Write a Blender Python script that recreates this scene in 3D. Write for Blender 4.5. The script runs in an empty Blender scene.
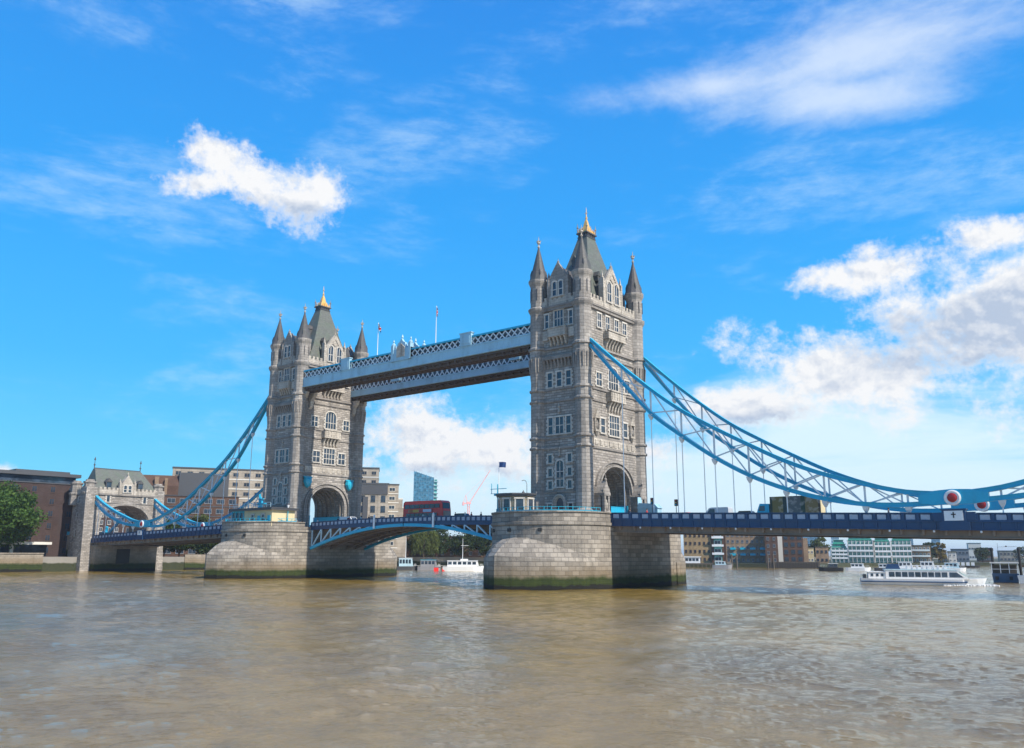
import bpy, bmesh, math, random
import numpy as np
from mathutils import Vector, Matrix

# ------------------------------------------------------------------ camera, sky, sun
scn = bpy.context.scene
COL = scn.collection
random.seed(7)
cam_d = bpy.data.cameras.new('camera')
cam = bpy.data.objects.new('camera', cam_d)
COL.objects.link(cam)
cam_d.sensor_width = 36.0
cam_d.lens = 36.0 * 842.93 / 1024.0
cam_d.clip_start = 0.5
cam_d.clip_end = 20000
CAM = Vector((129.4858, -133.0529, 5.4696))
YAW, PITCH, ROLL = 0.6789, 0.2107, 0.0039
cam.matrix_world = (Matrix.Translation(CAM) @ Matrix.Rotation(YAW, 4, 'Z') @ Matrix.Rotation(math.pi / 2 + PITCH, 4, 'X')
                    @ Matrix.Rotation(ROLL, 4, 'Z'))
scn.camera = cam
scn.view_settings.view_transform = 'Standard'
scn.view_settings.look = 'None'
scn.view_settings.gamma = 1.0
scn.view_settings.exposure = 0.42
SUN_AZ, SUN_EL = 91.0, 43.0
world = bpy.data.worlds.new('World')
scn.world = world
world.use_nodes = True
SKY_STRENGTH = 0.12


def build_world():
    nt = world.node_tree
    N, L = nt.nodes, nt.links
    bg = N['Background']
    bg.inputs[1].default_value = SKY_STRENGTH

    def math_(op, a, b=None, c=None, clamp=False):
        m = N.new('ShaderNodeMath'); m.operation = op; m.use_clamp = clamp
        for i, v in enumerate((a, b, c)):
            if v is None: continue
            if isinstance(v, (int, float)): m.inputs[i].default_value = v
            else: L.new(v, m.inputs[i])
        return m.outputs[0]

    def mix(f, a, b):
        m = N.new('ShaderNodeMix'); m.data_type = 'RGBA'
        for i, v in ((0, f), (6, a), (7, b)):
            if isinstance(v, tuple): m.inputs[i].default_value = (*v, 1)
            elif isinstance(v, (int, float)): m.inputs[i].default_value = v
            else: L.new(v, m.inputs[i])
        return m.outputs[2]
    sky = N.new('ShaderNodeTexSky'); sky.sky_type = 'NISHITA'; sky.sun_disc = False
    sky.sun_elevation = math.radians(SUN_EL); sky.sun_rotation = math.radians(SUN_AZ)
    sky.air_density = 1.15; sky.dust_density = 0.25; sky.ozone_density = 2.6
    hs = N.new('ShaderNodeHueSaturation'); hs.inputs['Saturation'].default_value = 1.15
    L.new(sky.outputs[0], hs.inputs['Color'])
    tc = N.new('ShaderNodeTexCoord')
    sp = N.new('ShaderNodeSeparateXYZ'); L.new(tc.outputs['Generated'], sp.inputs[0])
    az = math_('MULTIPLY', math_('ARCTAN2', sp.outputs[0], sp.outputs[1]), 57.2958)
    el = math_('MULTIPLY', math_('ARCSINE', sp.outputs[2]), 57.2958)
    P = N.new('ShaderNodeCombineXYZ'); L.new(az, P.inputs[0]); L.new(el, P.inputs[1])
    P = P.outputs[0]

    def blob(ax, ey, rx, ry, rot):
        mp = N.new('ShaderNodeMapping'); mp.vector_type = 'TEXTURE'
        mp.inputs['Location'].default_value = (ax, ey, 0); mp.inputs['Rotation'].default_value = (0, 0, math.radians(rot))
        mp.inputs['Scale'].default_value = (rx, ry, 1); L.new(P, mp.inputs[0])
        ln = N.new('ShaderNodeVectorMath'); ln.operation = 'LENGTH'; L.new(mp.outputs[0], ln.inputs[0])
        return math_('SUBTRACT', 1.0, ln.outputs['Value'])

    def blobs(lst):
        r = None
        for b in lst:
            o = blob(*b)
            r = o if r is None else math_('SMOOTH_MAX', r, o, 0.25)
        return r

    def noise(scale, detail, rough, sx=1, sy=1, off=(0, 0), dist=0.0, rot=0):
        mp = N.new('ShaderNodeMapping'); mp.inputs['Scale'].default_value = (sx, sy, 1); mp.inputs['Location'].default_value = (*off, 0)
        mp.inputs['Rotation'].default_value = (0, 0, math.radians(rot))
        L.new(P, mp.inputs[0])
        n = N.new('ShaderNodeTexNoise'); n.noise_dimensions = '2D'; n.inputs['Scale'].default_value = scale
        n.inputs['Detail'].default_value = detail; n.inputs['Roughness'].default_value = rough; n.inputs['Distortion'].default_value = dist
        L.new(mp.outputs[0], n.inputs[0])
        return n.outputs[0]

    def sstep(v, lo, hi):
        m = N.new('ShaderNodeMapRange'); m.interpolation_type = 'SMOOTHSTEP'
        L.new(v, m.inputs[0]); m.inputs[1].default_value = lo; m.inputs[2].default_value = hi
        return m.outputs[0]
    # heaped clouds: left one, big right bank, the one behind the high walkways, far left tip, a few outside the frame
    heap = blobs([(-6, 13.6, 11, 5.6, 0), (-14.5, 17.4, 5.5, 1.6, 4), (-7, 18.6, 4.5, 1.4, 0), (-16, 11.2, 8.5, 3.2, -10), (-23, 9.4, 6, 2.0, 8), (-30, 6.6, 5, 1.4, 4), 
                  (-45, 7.2, 5.5, 3.2, -8), (-40.5, 7.4, 5, 2.4, -8), (-35, 6, 6, 2.2, 0), (-70.2, 4.2, 2.6, 1.0, 0), 
                  (14, 12, 14, 5, 0), (60, 18, 16, 5, 8), (130, 14, 20, 5, 0), (-110, 10, 16, 4, 0), (-95, 30, 9, 3, 20), (170, 30, 12, 5, 0)])
    nz = noise(0.20, 8, 0.60, 1, 1.35, (3.1, 7.7), 0.15)
    nz2 = noise(0.65, 6, 0.6, 1, 1.2, (9.3, 2.2))
    nn = math_('ADD', math_('MULTIPLY', math_('SUBTRACT', nz, 0.5), 2.3), math_('MULTIPLY', math_('SUBTRACT', nz2, 0.5), 0.9))
    nz4 = noise(2.4, 5, 0.65, 1, 1.1, (4.4, 1.2))
    nn = math_('ADD', nn, math_('MULTIPLY', math_('SUBTRACT', nz4, 0.5), 0.55))
    dens = math_('ADD', math_('MULTIPLY', heap, 1.15), nn)
    puff = blobs([(-59.4, 24.8, 3.0, 1.5, -14), (-57.0, 23.7, 3.6, 1.7, -24), (-53.8, 22.9, 2.6, 2.1, 8), (-52.6, 23.6, 1.8, 1.6, 0), (-60.3, 23.3, 2.9, .9, 12)])
    pd = math_('ADD', math_('MULTIPLY', puff, 1.7), math_('ADD', math_('MULTIPLY', math_('SUBTRACT', nz2, 0.5), 2.4), math_('MULTIPLY', math_('SUBTRACT', nz4, 0.5), 1.0)))
    cov = math_('MAXIMUM', sstep(dens, -0.12, 0.78), sstep(pd, -0.35, 1.15))
    dens = math_('MAXIMUM', dens, math_('MULTIPLY', pd, 0.7))
    # same field sampled a little towards the sun and up: thick towards the light means shaded side
    shade_b = blobs([(-9, 13.2, 9, 2.6, 6), (-54.5, 21.9, 4, 1.1, -8), (-44, 4.8, 7, 1.0, 0), (-38, 3.6, 7, .9, 0), (-24, 8.4, 5, .7, 8), (-3, 6.2, 6, 1.6, 14), (40, 9, 30, 3, 0)])
    nz3 = noise(0.20, 8, 0.60, 1, 1.35, (3.1 + 0.25, 7.7 + 0.55), 0.15)
    grad = math_('ADD', math_('MULTIPLY', math_('SUBTRACT', nz3, nz), 4.2), math_('MULTIPLY', math_('SUBTRACT', nz2, 0.5), -0.9))
    sh = math_('ADD', math_('MULTIPLY', sstep(math_('ADD', shade_b, math_('MULTIPLY', math_('SUBTRACT', nz, 0.5), 1.2)), -0.35, 0.55), 0.85), grad)
    sh = math_('MULTIPLY', sh, sstep(dens, 0.10, 0.8), None, True)
    ccol = mix(sh, (6.0, 6.05, 6.15), (3.1, 3.7, 4.7))
    # thin high streaks
    wispb = blobs([(-14, 30.6, 13, 2.6, 5), (-24, 30.2, 9, 1.5, 0), (-16, 28.3, 8, 1.6, 0), (-3, 33, 10, 3, 12)])
    wn = noise(0.13, 10, 0.68, 0.6, 1.5, (1, 4), 0.15, -14)
    wisp = math_('MULTIPLY', sstep(math_('ADD', math_('MULTIPLY', wispb, 1.0), math_('MULTIPLY', math_('SUBTRACT', wn, 0.5), 2.0)), -0.35, 1.15), 0.62)
    fn = noise(0.075, 8, 0.66, 0.5, 1.7, (5, 11), 0.15, 16)
    fn2 = noise(0.3, 7, 0.68, 0.5, 1.6, (2, 1), 0.15, 16)
    faint = math_('MULTIPLY', math_('MULTIPLY', sstep(fn, 0.47, 0.72), sstep(fn2, 0.25, 0.7)), 0.40)
    # milky low air on the right-hand horizon
    lowb = blobs([(-12, 2.5, 26, 8.2, 0), (-30, 2.5, 16, 5.5, 0), (-44, 1.5, 12, 4.5, 0), (20, 4, 40, 9, 0)])
    ln_ = noise(0.11, 7, 0.6, 0.5, 2.2, (8, 3), 0.3)
    low = math_('MULTIPLY', sstep(math_('ADD', lowb, math_('MULTIPLY', math_('SUBTRACT', ln_, 0.5), 1.5)), -0.2, 0.5), 0.93)
    rp = N.new('ShaderNodeValToRGB'); L.new(math_('DIVIDE', el, 60.0, None, True), rp.inputs[0])
    cr = rp.color_ramp
    stops = [(0.0, (1.45, 5.2, 6.7)), (0.08, (0.72, 4.2, 6.7)), (0.2, (0.30, 3.2, 6.6)), (0.35, (0.19, 2.55, 6.4)), (0.6, (0.17, 1.80, 5.5)), (1.0, (0.12, 1.0, 3.5))]
    while len(cr.elements) < len(stops): cr.elements.new(0.5)
    for e, (p_, c_) in zip(cr.elements, stops): e.position = p_; e.color = (*c_, 1)
    base = mix(0.92, hs.outputs[0], rp.outputs[0])
    col = mix(faint, base, (4.6, 5.9, 6.7))
    col = mix(wisp, col, (6.0, 6.4, 6.7))
    col = mix(low, col, (4.9, 6.1, 6.7))
    col = mix(cov, col, ccol)
    L.new(col, bg.inputs[0])


build_world()
sun_d = bpy.data.lights.new('sun', 'SUN')
sun_d.energy = 4.8
sun_d.angle = math.radians(0.53)
sun_d.color = (1.0, 0.93, 0.82)
sun = bpy.data.objects.new('sun', sun_d)
COL.objects.link(sun)
_a, _e = math.radians(SUN_AZ), math.radians(SUN_EL)
sun_dir = Vector((math.sin(_a) * math.cos(_e), math.cos(_a) * math.cos(_e), math.sin(_e)))
sun.rotation_euler = sun_dir.to_track_quat('Z', 'Y').to_euler()
sun.location = (0, 0, 300)

# ------------------------------------------------------------------ mesh helpers
PI = math.pi


class MB:
    """Collects shapes; build() links them as ONE mesh object."""
    def __init__(s): s.v = []; s.f = []; s.m = []

    def add(s, vs, fs, m=0):
        o = len(s.v); s.v += [tuple(v) for v in vs]; s.f += [tuple(i + o for i in f) for f in fs]; s.m += [m] * len(fs)
        return s

    def box(s, x0, x1, y0, y1, z0, z1, m=0):
        if x0 > x1: x0, x1 = x1, x0
        if y0 > y1: y0, y1 = y1, y0
        vs = [(x0, y0, z0), (x1, y0, z0), (x1, y1, z0), (x0, y1, z0), (x0, y0, z1), (x1, y0, z1), (x1, y1, z1), (x0, y1, z1)]
        return s.add(vs, [(3, 2, 1, 0), (4, 5, 6, 7), (0, 1, 5, 4), (1, 2, 6, 5), (2, 3, 7, 6), (3, 0, 4, 7)], m)

    def bar(s, p, q, w, h=None, m=0, up=(0, 0, 1)):
        h = h or w; p = Vector(p); q = Vector(q); d = (q - p).normalized(); u = Vector(up)
        if abs(d.dot(u)) > 0.99: u = Vector((0, 1, 0))
        a = d.cross(u).normalized() * w / 2; b = a.cross(d).normalized() * h / 2
        vs = [p - a - b, p + a - b, p + a + b, p - a + b, q - a - b, q + a - b, q + a + b, q - a + b]
        return s.add(vs, [(0, 1, 2, 3), (7, 6, 5, 4), (4, 5, 1, 0), (5, 6, 2, 1), (6, 7, 3, 2), (7, 4, 0, 3)], m)

    def ring_loft(s, rings, m=0, cap=True):
        n = len(rings[0]); vs = [v for r in rings for v in r]; fs = []
        for k in range(len(rings) - 1):
            for i in range(n):
                j = (i + 1) % n; fs.append((k * n + i, k * n + j, (k + 1) * n + j, (k + 1) * n + i))
        if cap: fs += [tuple(range(n))[::-1], tuple((len(rings) - 1) * n + i for i in range(n))]
        return s.add(vs, fs, m)

    def lathe(s, cx, cy, prof, n=12, m=0, rot=0.0):
        return s.ring_loft([[(cx + r * math.cos(rot + 2 * PI * i / n), cy + r * math.sin(rot + 2 * PI * i / n), z) for i in range(n)] for r, z in prof], m)

    def tube(s, pts, r, n=6, m=0, r2=None):
        pts = [Vector(p) for p in pts]; rings = []
        for k, p in enumerate(pts):
            d = (pts[min(k + 1, len(pts) - 1)] - pts[max(k - 1, 0)]).normalized()
            u = Vector((0, 0, 1)) if abs(d.z) < 0.95 else Vector((0, 1, 0))
            a = d.cross(u).normalized(); b = a.cross(d)
            rr = r if r2 is None else r + (r2 - r) * k / (len(pts) - 1)
            rings.append([p + (a * math.cos(t) + b * math.sin(t)) * rr for t in [2 * PI * i / n for i in range(n)]])
        return s.ring_loft(rings, m)

    def prism(s, poly, z0, z1, m=0):
        return s.ring_loft([[(x, y, z0) for x, y in poly], [(x, y, z1) for x, y in poly]], m)

    def slab(s, poly, y0, y1, m=0):
        """outline in x,z pushed along y"""
        return s.ring_loft([[(x, y0, z) for x, z in poly], [(x, y1, z) for x, z in poly]], m)

    def slabx(s, poly, x0, x1, m=0):
        return s.ring_loft([[(x0, y, z) for y, z in poly], [(x1, y, z) for y, z in poly]], m)

    def rail(s, pts, y, w, h, m=0):
        """box rail along x,z points in the plane y, mitred"""
        rings = []
        for k, (x, z) in enumerate(pts):
            a = pts[max(k - 1, 0)]; b = pts[min(k + 1, len(pts) - 1)]
            d = Vector((b[0] - a[0], b[1] - a[1])).normalized(); nx, nz = -d.y * h / 2, d.x * h / 2
            rings.append([(x + nx, y - w / 2, z + nz), (x + nx, y + w / 2, z + nz), (x - nx, y + w / 2, z - nz), (x - nx, y - w / 2, z - nz)])
        return s.ring_loft(rings, m)

    def mesh(s, name, mats, smooth=False):
        me = bpy.data.meshes.new(name); me.from_pydata(s.v, [], s.f)
        for mt in (mats if isinstance(mats, (list, tuple)) else [mats]): me.materials.append(mt)
        me.polygons.foreach_set('material_index', s.m)
        bm = bmesh.new(); bm.from_mesh(me); bmesh.ops.recalc_face_normals(bm, faces=bm.faces); bm.to_mesh(me); bm.free()
        if smooth: me.polygons.foreach_set('use_smooth', [True] * len(me.polygons))
        me.update()
        return me

    def build(s, name, mats, parent=None, loc=(0, 0, 0), rz=0.0, smooth=False, off=None):
        if off: s.v = [(x - off[0], y - off[1], z - off[2]) for x, y, z in s.v]
        return link(name, s.mesh(name, mats, smooth), parent, loc, rz)


def link(name, me, parent=None, loc=(0, 0, 0), rz=0.0):
    o = bpy.data.objects.new(name, me); COL.objects.link(o); o.location = loc; o.rotation_euler = (0, 0, rz)
    if parent: o.parent = parent
    return o


def thing(name, label, cat, loc=(0, 0, 0), rz=0.0, group=None):
    o = bpy.data.objects.new(name, None); COL.objects.link(o); o.location = loc; o.rotation_euler = (0, 0, rz)
    o.empty_display_size = 0.5
    return tag(o, label, cat, group)


def tag(o, label, cat, group=None, kind=None):
    o['label'] = label; o['category'] = cat
    if group: o['group'] = group
    if kind: o['kind'] = kind
    return o


def struct(o, kind='structure'):
    o['kind'] = kind
    return o


def kids(o, _c={}):
    return [c for c in o.children]


def copy_tree(o, parent=None):
    c = o.copy(); COL.objects.link(c)
    if parent: c.parent = parent
    for ch in list(o.children): copy_tree(ch, c)
    return c


def dup(root, loc, rz=0.0, label=None):
    c = copy_tree(root); c.location = loc; c.rotation_euler = (0, 0, rz)
    if label: c['label'] = label
    return c


# ------------------------------------------------------------------ materials
def lin(r, g, b):
    return tuple(((c / 255) / 12.92 if c / 255 <= 0.04045 else ((c / 255 + 0.055) / 1.055) ** 2.4) for c in (r, g, b))


class MT:
    def __init__(s, name):
        s.m = bpy.data.materials.new(name); s.m.use_nodes = True; s.nt = s.m.node_tree; s.N = s.nt.nodes; s.L = s.nt.links
        s.b = s.N['Principled BSDF']; s.tc = s.N.new('ShaderNodeTexCoord')

    def put(s, sock, v):
        if isinstance(v, tuple): sock.default_value = (*v, 1) if len(v) == 3 and len(sock.default_value) == 4 else v
        elif isinstance(v, (int, float)): sock.default_value = v
        else: s.L.new(v, sock)

    def map(s, scale=(1, 1, 1), src=None, loc=(0, 0, 0)):
        mp = s.N.new('ShaderNodeMapping'); mp.inputs['Scale'].default_value = scale; mp.inputs['Location'].default_value = loc
        s.L.new(src or s.tc.outputs['Object'], mp.inputs[0]); return mp.outputs[0]

    def noise(s, scale, detail=4, rough=0.55, vec=None, dist=0.0):
        n = s.N.new('ShaderNodeTexNoise'); n.inputs['Scale'].default_value = scale; n.inputs['Detail'].default_value = detail
        n.inputs['Roughness'].default_value = rough; n.inputs['Distortion'].default_value = dist
        s.L.new(vec or s.tc.outputs['Object'], n.inputs['Vector']); return n.outputs[0]

    def ramp(s, v, lo, hi, a=0.0, b=1.0, smooth=True):
        m = s.N.new('ShaderNodeMapRange'); m.interpolation_type = 'SMOOTHSTEP' if smooth else 'LINEAR'
        s.put(m.inputs[0], v); m.inputs[1].default_value = lo; m.inputs[2].default_value = hi; m.inputs[3].default_value = a; m.inputs[4].default_value = b
        return m.outputs[0]

    def mix(s, f, a, b, mode='MIX'):
        m = s.N.new('ShaderNodeMix'); m.data_type = 'RGBA'; m.blend_type = mode
        s.put(m.inputs[0], f); s.put(m.inputs[6], a); s.put(m.inputs[7], b); return m.outputs[2]

    def math(s, op, a, b=None):
        m = s.N.new('ShaderNodeMath'); m.operation = op; s.put(m.inputs[0], a)
        if b is not None: s.put(m.inputs[1], b)
        return m.outputs[0]

    def flat(s):
        """wall coordinates: run along the wall, height"""
        sp = s.N.new('ShaderNodeSeparateXYZ'); s.L.new(s.tc.outputs['Object'], sp.inputs[0])
        c = s.N.new('ShaderNodeCombineXYZ'); s.L.new(s.math('ADD', sp.outputs[0], sp.outputs[1]), c.inputs[0]); s.L.new(sp.outputs[2], c.inputs[1])
        return c.outputs[0], sp.outputs[2]

    def bricks(s, vec, w, h, mortar=0.02, c1=0.0, c2=1.0):
        n = s.N.new('ShaderNodeTexBrick'); s.L.new(vec, n.inputs[0]); n.inputs['Scale'].default_value = 1
        n.inputs['Brick Width'].default_value = w; n.inputs['Row Height'].default_value = h; n.inputs['Mortar Size'].default_value = mortar
        n.inputs['Mortar Smooth'].default_value = 0.3; n.inputs['Bias'].default_value = 0
        n.inputs['Color1'].default_value = (c1,) * 3 + (1,); n.inputs['Color2'].default_value = (c2,) * 3 + (1,); n.inputs['Mortar'].default_value = (0.5, 0.5, 0.5, 1)
        return n.outputs['Color'], n.outputs['Fac']

    def bump(s, h, dist=0.05, strength=0.6):
        b = s.N.new('ShaderNodeBump'); b.inputs['Distance'].default_value = dist; b.inputs['Strength'].default_value = strength
        s.put(b.inputs['Height'], h); s.L.new(b.outputs[0], s.b.inputs['Normal'])

    def done(s, col, rough=0.8, metal=0.0, spec=None):
        s.put(s.b.inputs['Base Color'], col); s.put(s.b.inputs['Roughness'], rough); s.put(s.b.inputs['Metallic'], metal)
        if spec is not None: s.b.inputs['Specular IOR Level'].default_value = spec
        return s.m


def stone(name, base, dark, light, bw=1.1, bh=0.42, mort=0.025, algae=None, streak=0.35, bump=0.06):
    t = MT(name); fl, z = t.flat()
    bc, bf = t.bricks(fl, bw, bh, mort)
    blk = t.mix(bc, dark, light)
    col = t.mix(0.85, base, blk)
    big = t.noise(0.22, 6, 0.65)
    col = t.mix(t.ramp(big, 0.38, 0.66, 0.0, 0.75), col, tuple(c * 0.62 for c in base))
    stv = t.map((0.7, 0.7, 0.07)); st = t.noise(1.0, 5, 0.65, stv)
    col = t.mix(t.ramp(st, 0.48, 0.72, 0.0, streak), col, (0.075, 0.07, 0.062))
    fine = t.noise(3.5, 5, 0.65)
    col = t.mix(t.ramp(fine, 0.3, 0.8, 0.0, 0.35), col, tuple(min(1, c * 1.35) for c in base))
    col = t.mix(t.math('MULTIPLY', bf, 0.55), col, (0.07, 0.065, 0.06))
    rough = 0.88
    if algae is not None:
        zn = t.math('ADD', z, t.math('MULTIPLY', t.math('SUBTRACT', t.noise(0.3, 6, 0.7, t.map((1, 1, .7))), 0.5), 1.7))
        g = t.mix(t.noise(1.2, 5, 0.6, t.map((1, 1, .4))), (0.012, 0.020, 0.006), (0.045, 0.062, 0.014))
        brown = t.mix(t.ramp(zn, algae + 0.3, algae + 2.6, 0.55, 0.0), col, (0.17, 0.12, 0.06))
        col = t.mix(t.ramp(zn, algae - 0.5, algae + 0.35, 1.0, 0.0), brown, g)
        col = t.mix(t.ramp(zn, 0.5, 0.85, 1.0, 0.0), col, (0.012, 0.012, 0.010))
    hgt = t.math('ADD', t.math('MULTIPLY', bf, -0.8), t.math('MULTIPLY', t.noise(5, 6, 0.7), 0.8))
    t.bump(hgt, bump, 0.8)
    return t.done(col, rough, spec=0.25)


def paint(name, col, rough=0.42, dirt=0.25, metal=0.0, dirtcol=(0.06, 0.055, 0.05)):
    t = MT(name)
    n = t.noise(0.6, 5, 0.6, t.map((1, 1, 0.35)))
    c = t.mix(t.ramp(n, 0.42, 0.75, 0.0, dirt), col, dirtcol)
    c = t.mix(t.ramp(t.noise(4.0, 4), 0.35, 0.75, 0.0, 0.25), c, tuple(min(1, x * 1.25 + 0.01) for x in col))
    return t.done(c, rough, metal)


def glass(name, col=(0.02, 0.03, 0.045), rough=0.12):
    t = MT(name); n = t.noise(0.35, 3)
    return t.done(t.mix(t.ramp(n, 0.4, 0.65), col, tuple(c * 2.2 + 0.01 for c in col)), rough, spec=0.6)


def slate(name, base, bh=0.3):
    t = MT(name); fl, z = t.flat(); bc, bf = t.bricks(fl, 0.5, bh, 0.02)
    c = t.mix(0.4, base, t.mix(bc, tuple(x * 0.6 for x in base), tuple(x * 1.5 for x in base)))
    c = t.mix(t.ramp(t.noise(0.5, 5, 0.6), 0.4, 0.7, 0, 0.5), c, (base[0] * 0.8, base[1] * 1.05, base[2] * 0.75))
    t.bump(bf, 0.03, 0.5)
    return t.done(c, 0.6)


M = {}
M['granite'] = stone('grey rock-faced granite', (0.34, 0.305, 0.27), (0.165, 0.150, 0.135), (0.52, 0.47, 0.415), 1.15, 0.46, 0.05, streak=0.6, bump=.1)
M['turret'] = stone('smooth turret ashlar', (0.32, 0.29, 0.26), (0.225, 0.205, 0.185), (0.41, 0.375, 0.335), 1.3, 0.62, 0.035, streak=0.6)
M['surround'] = stone('white window stone', (0.56, 0.52, 0.46), (0.45, 0.42, 0.37), (0.64, 0.60, 0.54), 0.9, 0.5, 0.01, streak=0.35, bump=0.03)
M['portland'] = stone('pale dressed stone', (0.47, 0.42, 0.355), (0.36, 0.32, 0.27), (0.55, 0.50, 0.43), 0.9, 0.5, 0.02, streak=0.6, bump=0.05)
M['band'] = stone('moulded stone band', (0.27, 0.245, 0.22), (0.2, 0.18, 0.165), (0.33, 0.3, 0.27), 1.4, 0.5, 0.01, streak=0.7, bump=0.03)
M['pier'] = stone('pier granite blocks', (0.285, 0.252, 0.212), (0.15, 0.133, 0.112), (0.41, 0.365, 0.305), 1.7, 0.72, 0.05, algae=2.0, streak=0.6, bump=0.09)
M['quay'] = stone('quay wall stone', (0.30, 0.26, 0.21), (0.22, 0.19, 0.15), (0.36, 0.31, 0.25), 1.6, 0.6, 0.03, algae=2.4)
M['tanstone'] = stone('cabin stone', (0.34, 0.29, 0.2), (0.27, 0.23, 0.16), (0.4, 0.34, 0.25), 0.9, 0.5, 0.02)
M['slate'] = slate('grey green roof slate', (0.105, 0.112, 0.098))
M['slate_dark'] = slate('dark spire slate', (0.07, 0.066, 0.068))
M['gold'] = paint('gilded metal', (0.80, 0.47, 0.14), 0.4, 0.3, 0.35, (0.5, 0.33, 0.06))
M['chain_blue'] = paint('bridge blue paint', (0.012, 0.36, 0.55), 0.4, 0.18)
M['pale_blue'] = paint('pale blue paint', (0.44, 0.60, 0.66), 0.45, 0.22)
M['navy'] = paint('navy blue paint', (0.013, 0.048, 0.125), 0.4, 0.25)
M['walk_blue'] = paint('light steel blue paint', (0.31, 0.50, 0.60), 0.45, 0.3)
M['turquoise'] = paint('turquoise paint', (0.01, 0.36, 0.50), 0.4, 0.12)
M['white'] = paint('white paint', (0.74, 0.74, 0.73), 0.4, 0.12, dirtcol=(0.3, 0.28, 0.26))
M['strut'] = paint('greyish white strut paint', (0.62, 0.65, 0.66), 0.45, 0.2)
M['red'] = paint('red paint', (0.80, 0.03, 0.025), 0.3, 0.1)
M['deepred'] = paint('dark red enamel', (0.33, 0.012, 0.014), 0.35, 0.1)
M['brownsteel'] = paint('dirty brown underside steel', (0.24, 0.19, 0.15), 0.7, 0.5)
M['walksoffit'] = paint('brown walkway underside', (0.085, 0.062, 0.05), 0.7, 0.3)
M['black'] = paint('black rubber', (0.015, 0.015, 0.016), 0.6, 0.1)
M['darkgrey'] = paint('dark grey metal', (0.06, 0.062, 0.068), 0.5, 0.15)
M['grey'] = paint('mid grey panel', (0.24, 0.24, 0.25), 0.6, 0.2)
M['cream'] = paint('cream wall', (0.58, 0.49, 0.29), 0.7, 0.18)
M['glass'] = glass('dark window glass')
M['panel'] = paint('pale grey blue panel', (0.40, 0.45, 0.53), 0.5, 0.35)
M['ferryhull'] = paint('faded blue ferry hull', (0.10, 0.16, 0.24), 0.5, 0.45)
M['mull'] = paint('blue grey mullions', (0.10, 0.22, 0.30), 0.4, 0.2)
M['gallery'] = glass('gallery glazing', (0.06, 0.075, 0.095), 0.15)
M['glass_blue'] = glass('blue curtain glass', (0.03, 0.11, 0.17), 0.1)
M['glass_teal'] = glass('green tinted glass', (0.06, 0.22, 0.19), 0.15)
M['concrete'] = stone('ribbed buff concrete', (0.36, 0.31, 0.25), (0.3, 0.26, 0.21), (0.40, 0.35, 0.29), 3.0, 1.4, 0.03, streak=0.45)
M['redbrick'] = stone('dark red brick', (0.072, 0.045, 0.041), (0.05, 0.032, 0.03), (0.095, 0.058, 0.05), 0.45, 0.16, 0.02, streak=0.25)
M['yellowbrick'] = stone('yellow stock brick', (0.40, 0.28, 0.15), (0.3, 0.2, 0.1), (0.48, 0.34, 0.19), 0.45, 0.16, 0.02, streak=0.25)
M['tanbrick'] = stone('tan warehouse brick', (0.35, 0.24, 0.155), (0.26, 0.17, 0.11), (0.42, 0.3, 0.2), 0.45, 0.16, 0.02, streak=0.3)
M['brownbrick'] = stone('brown brick', (0.12, 0.065, 0.045), (0.09, 0.05, 0.035), (0.16, 0.09, 0.06), 0.45, 0.16, 0.02, streak=0.2)
M['render'] = paint('pale render', (0.60, 0.58, 0.53), 0.8, 0.2, dirtcol=(0.3, 0.28, 0.25))
M['greenmetal'] = paint('sea green balcony panels', (0.05, 0.34, 0.24), 0.5, 0.2)
M['crane'] = paint('red crane steel with haze in colour', (0.85, 0.40, 0.38), 0.5, 0.1)  # red steel made paler and pinker, distance haze put into the colour
M['skin'] = paint('skin', (0.42, 0.24, 0.17), 0.6, 0.05)
M['cloth_dark'] = paint('dark clothing', (0.03, 0.035, 0.05), 0.9, 0.1)
M['cloth_red'] = paint('red clothing', (0.35, 0.04, 0.04), 0.9, 0.1)
M['cloth_light'] = paint('pale clothing', (0.55, 0.54, 0.5), 0.9, 0.1)
M['hair'] = paint('dark hair', (0.03, 0.02, 0.015), 0.7, 0.05)
M['timber'] = paint('weathered timber', (0.09, 0.07, 0.05), 0.85, 0.4)
M['wood_trim'] = paint('varnished brown cabin wood', (0.14, 0.06, 0.03), 0.5, 0.2)
M['bark'] = stone('tree bark', (0.09, 0.07, 0.05), (0.06, 0.045, 0.03), (0.12, 0.09, 0.07), 0.2, 0.6, 0.03, streak=0.3)


def leaf(name, a, b):
    t = MT(name)
    geo = t.N.new('ShaderNodeNewGeometry')
    c = t.mix(geo.outputs['Random Per Island'], a, b)
    c = t.mix(t.ramp(t.noise(0.45, 4), 0.35, 0.7), c, tuple(x * 0.55 for x in a))
    tr = t.N.new('ShaderNodeBsdfTranslucent'); t.put(tr.inputs[0], c)
    t.done(c, 0.6, spec=0.2)
    ms = t.N.new('ShaderNodeMixShader'); ms.inputs[0].default_value = 0.25
    t.L.new(t.b.outputs[0], ms.inputs[1]); t.L.new(tr.outputs[0], ms.inputs[2])
    t.L.new(ms.outputs[0], t.N['Material Output'].inputs[0])
    return t.m


M['leaf'] = leaf('plane tree leaves', (0.045, 0.105, 0.018), (0.090, 0.150, 0.028))
M['leaf_dark'] = leaf('dark leaves', (0.030, 0.055, 0.015), (0.055, 0.085, 0.022))
M['leaf_willow'] = leaf('willow leaves', (0.09, 0.12, 0.030), (0.13, 0.15, 0.04))
M['leaf_autumn'] = leaf('yellowing leaves', (0.16, 0.12, 0.025), (0.22, 0.17, 0.03))


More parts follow.
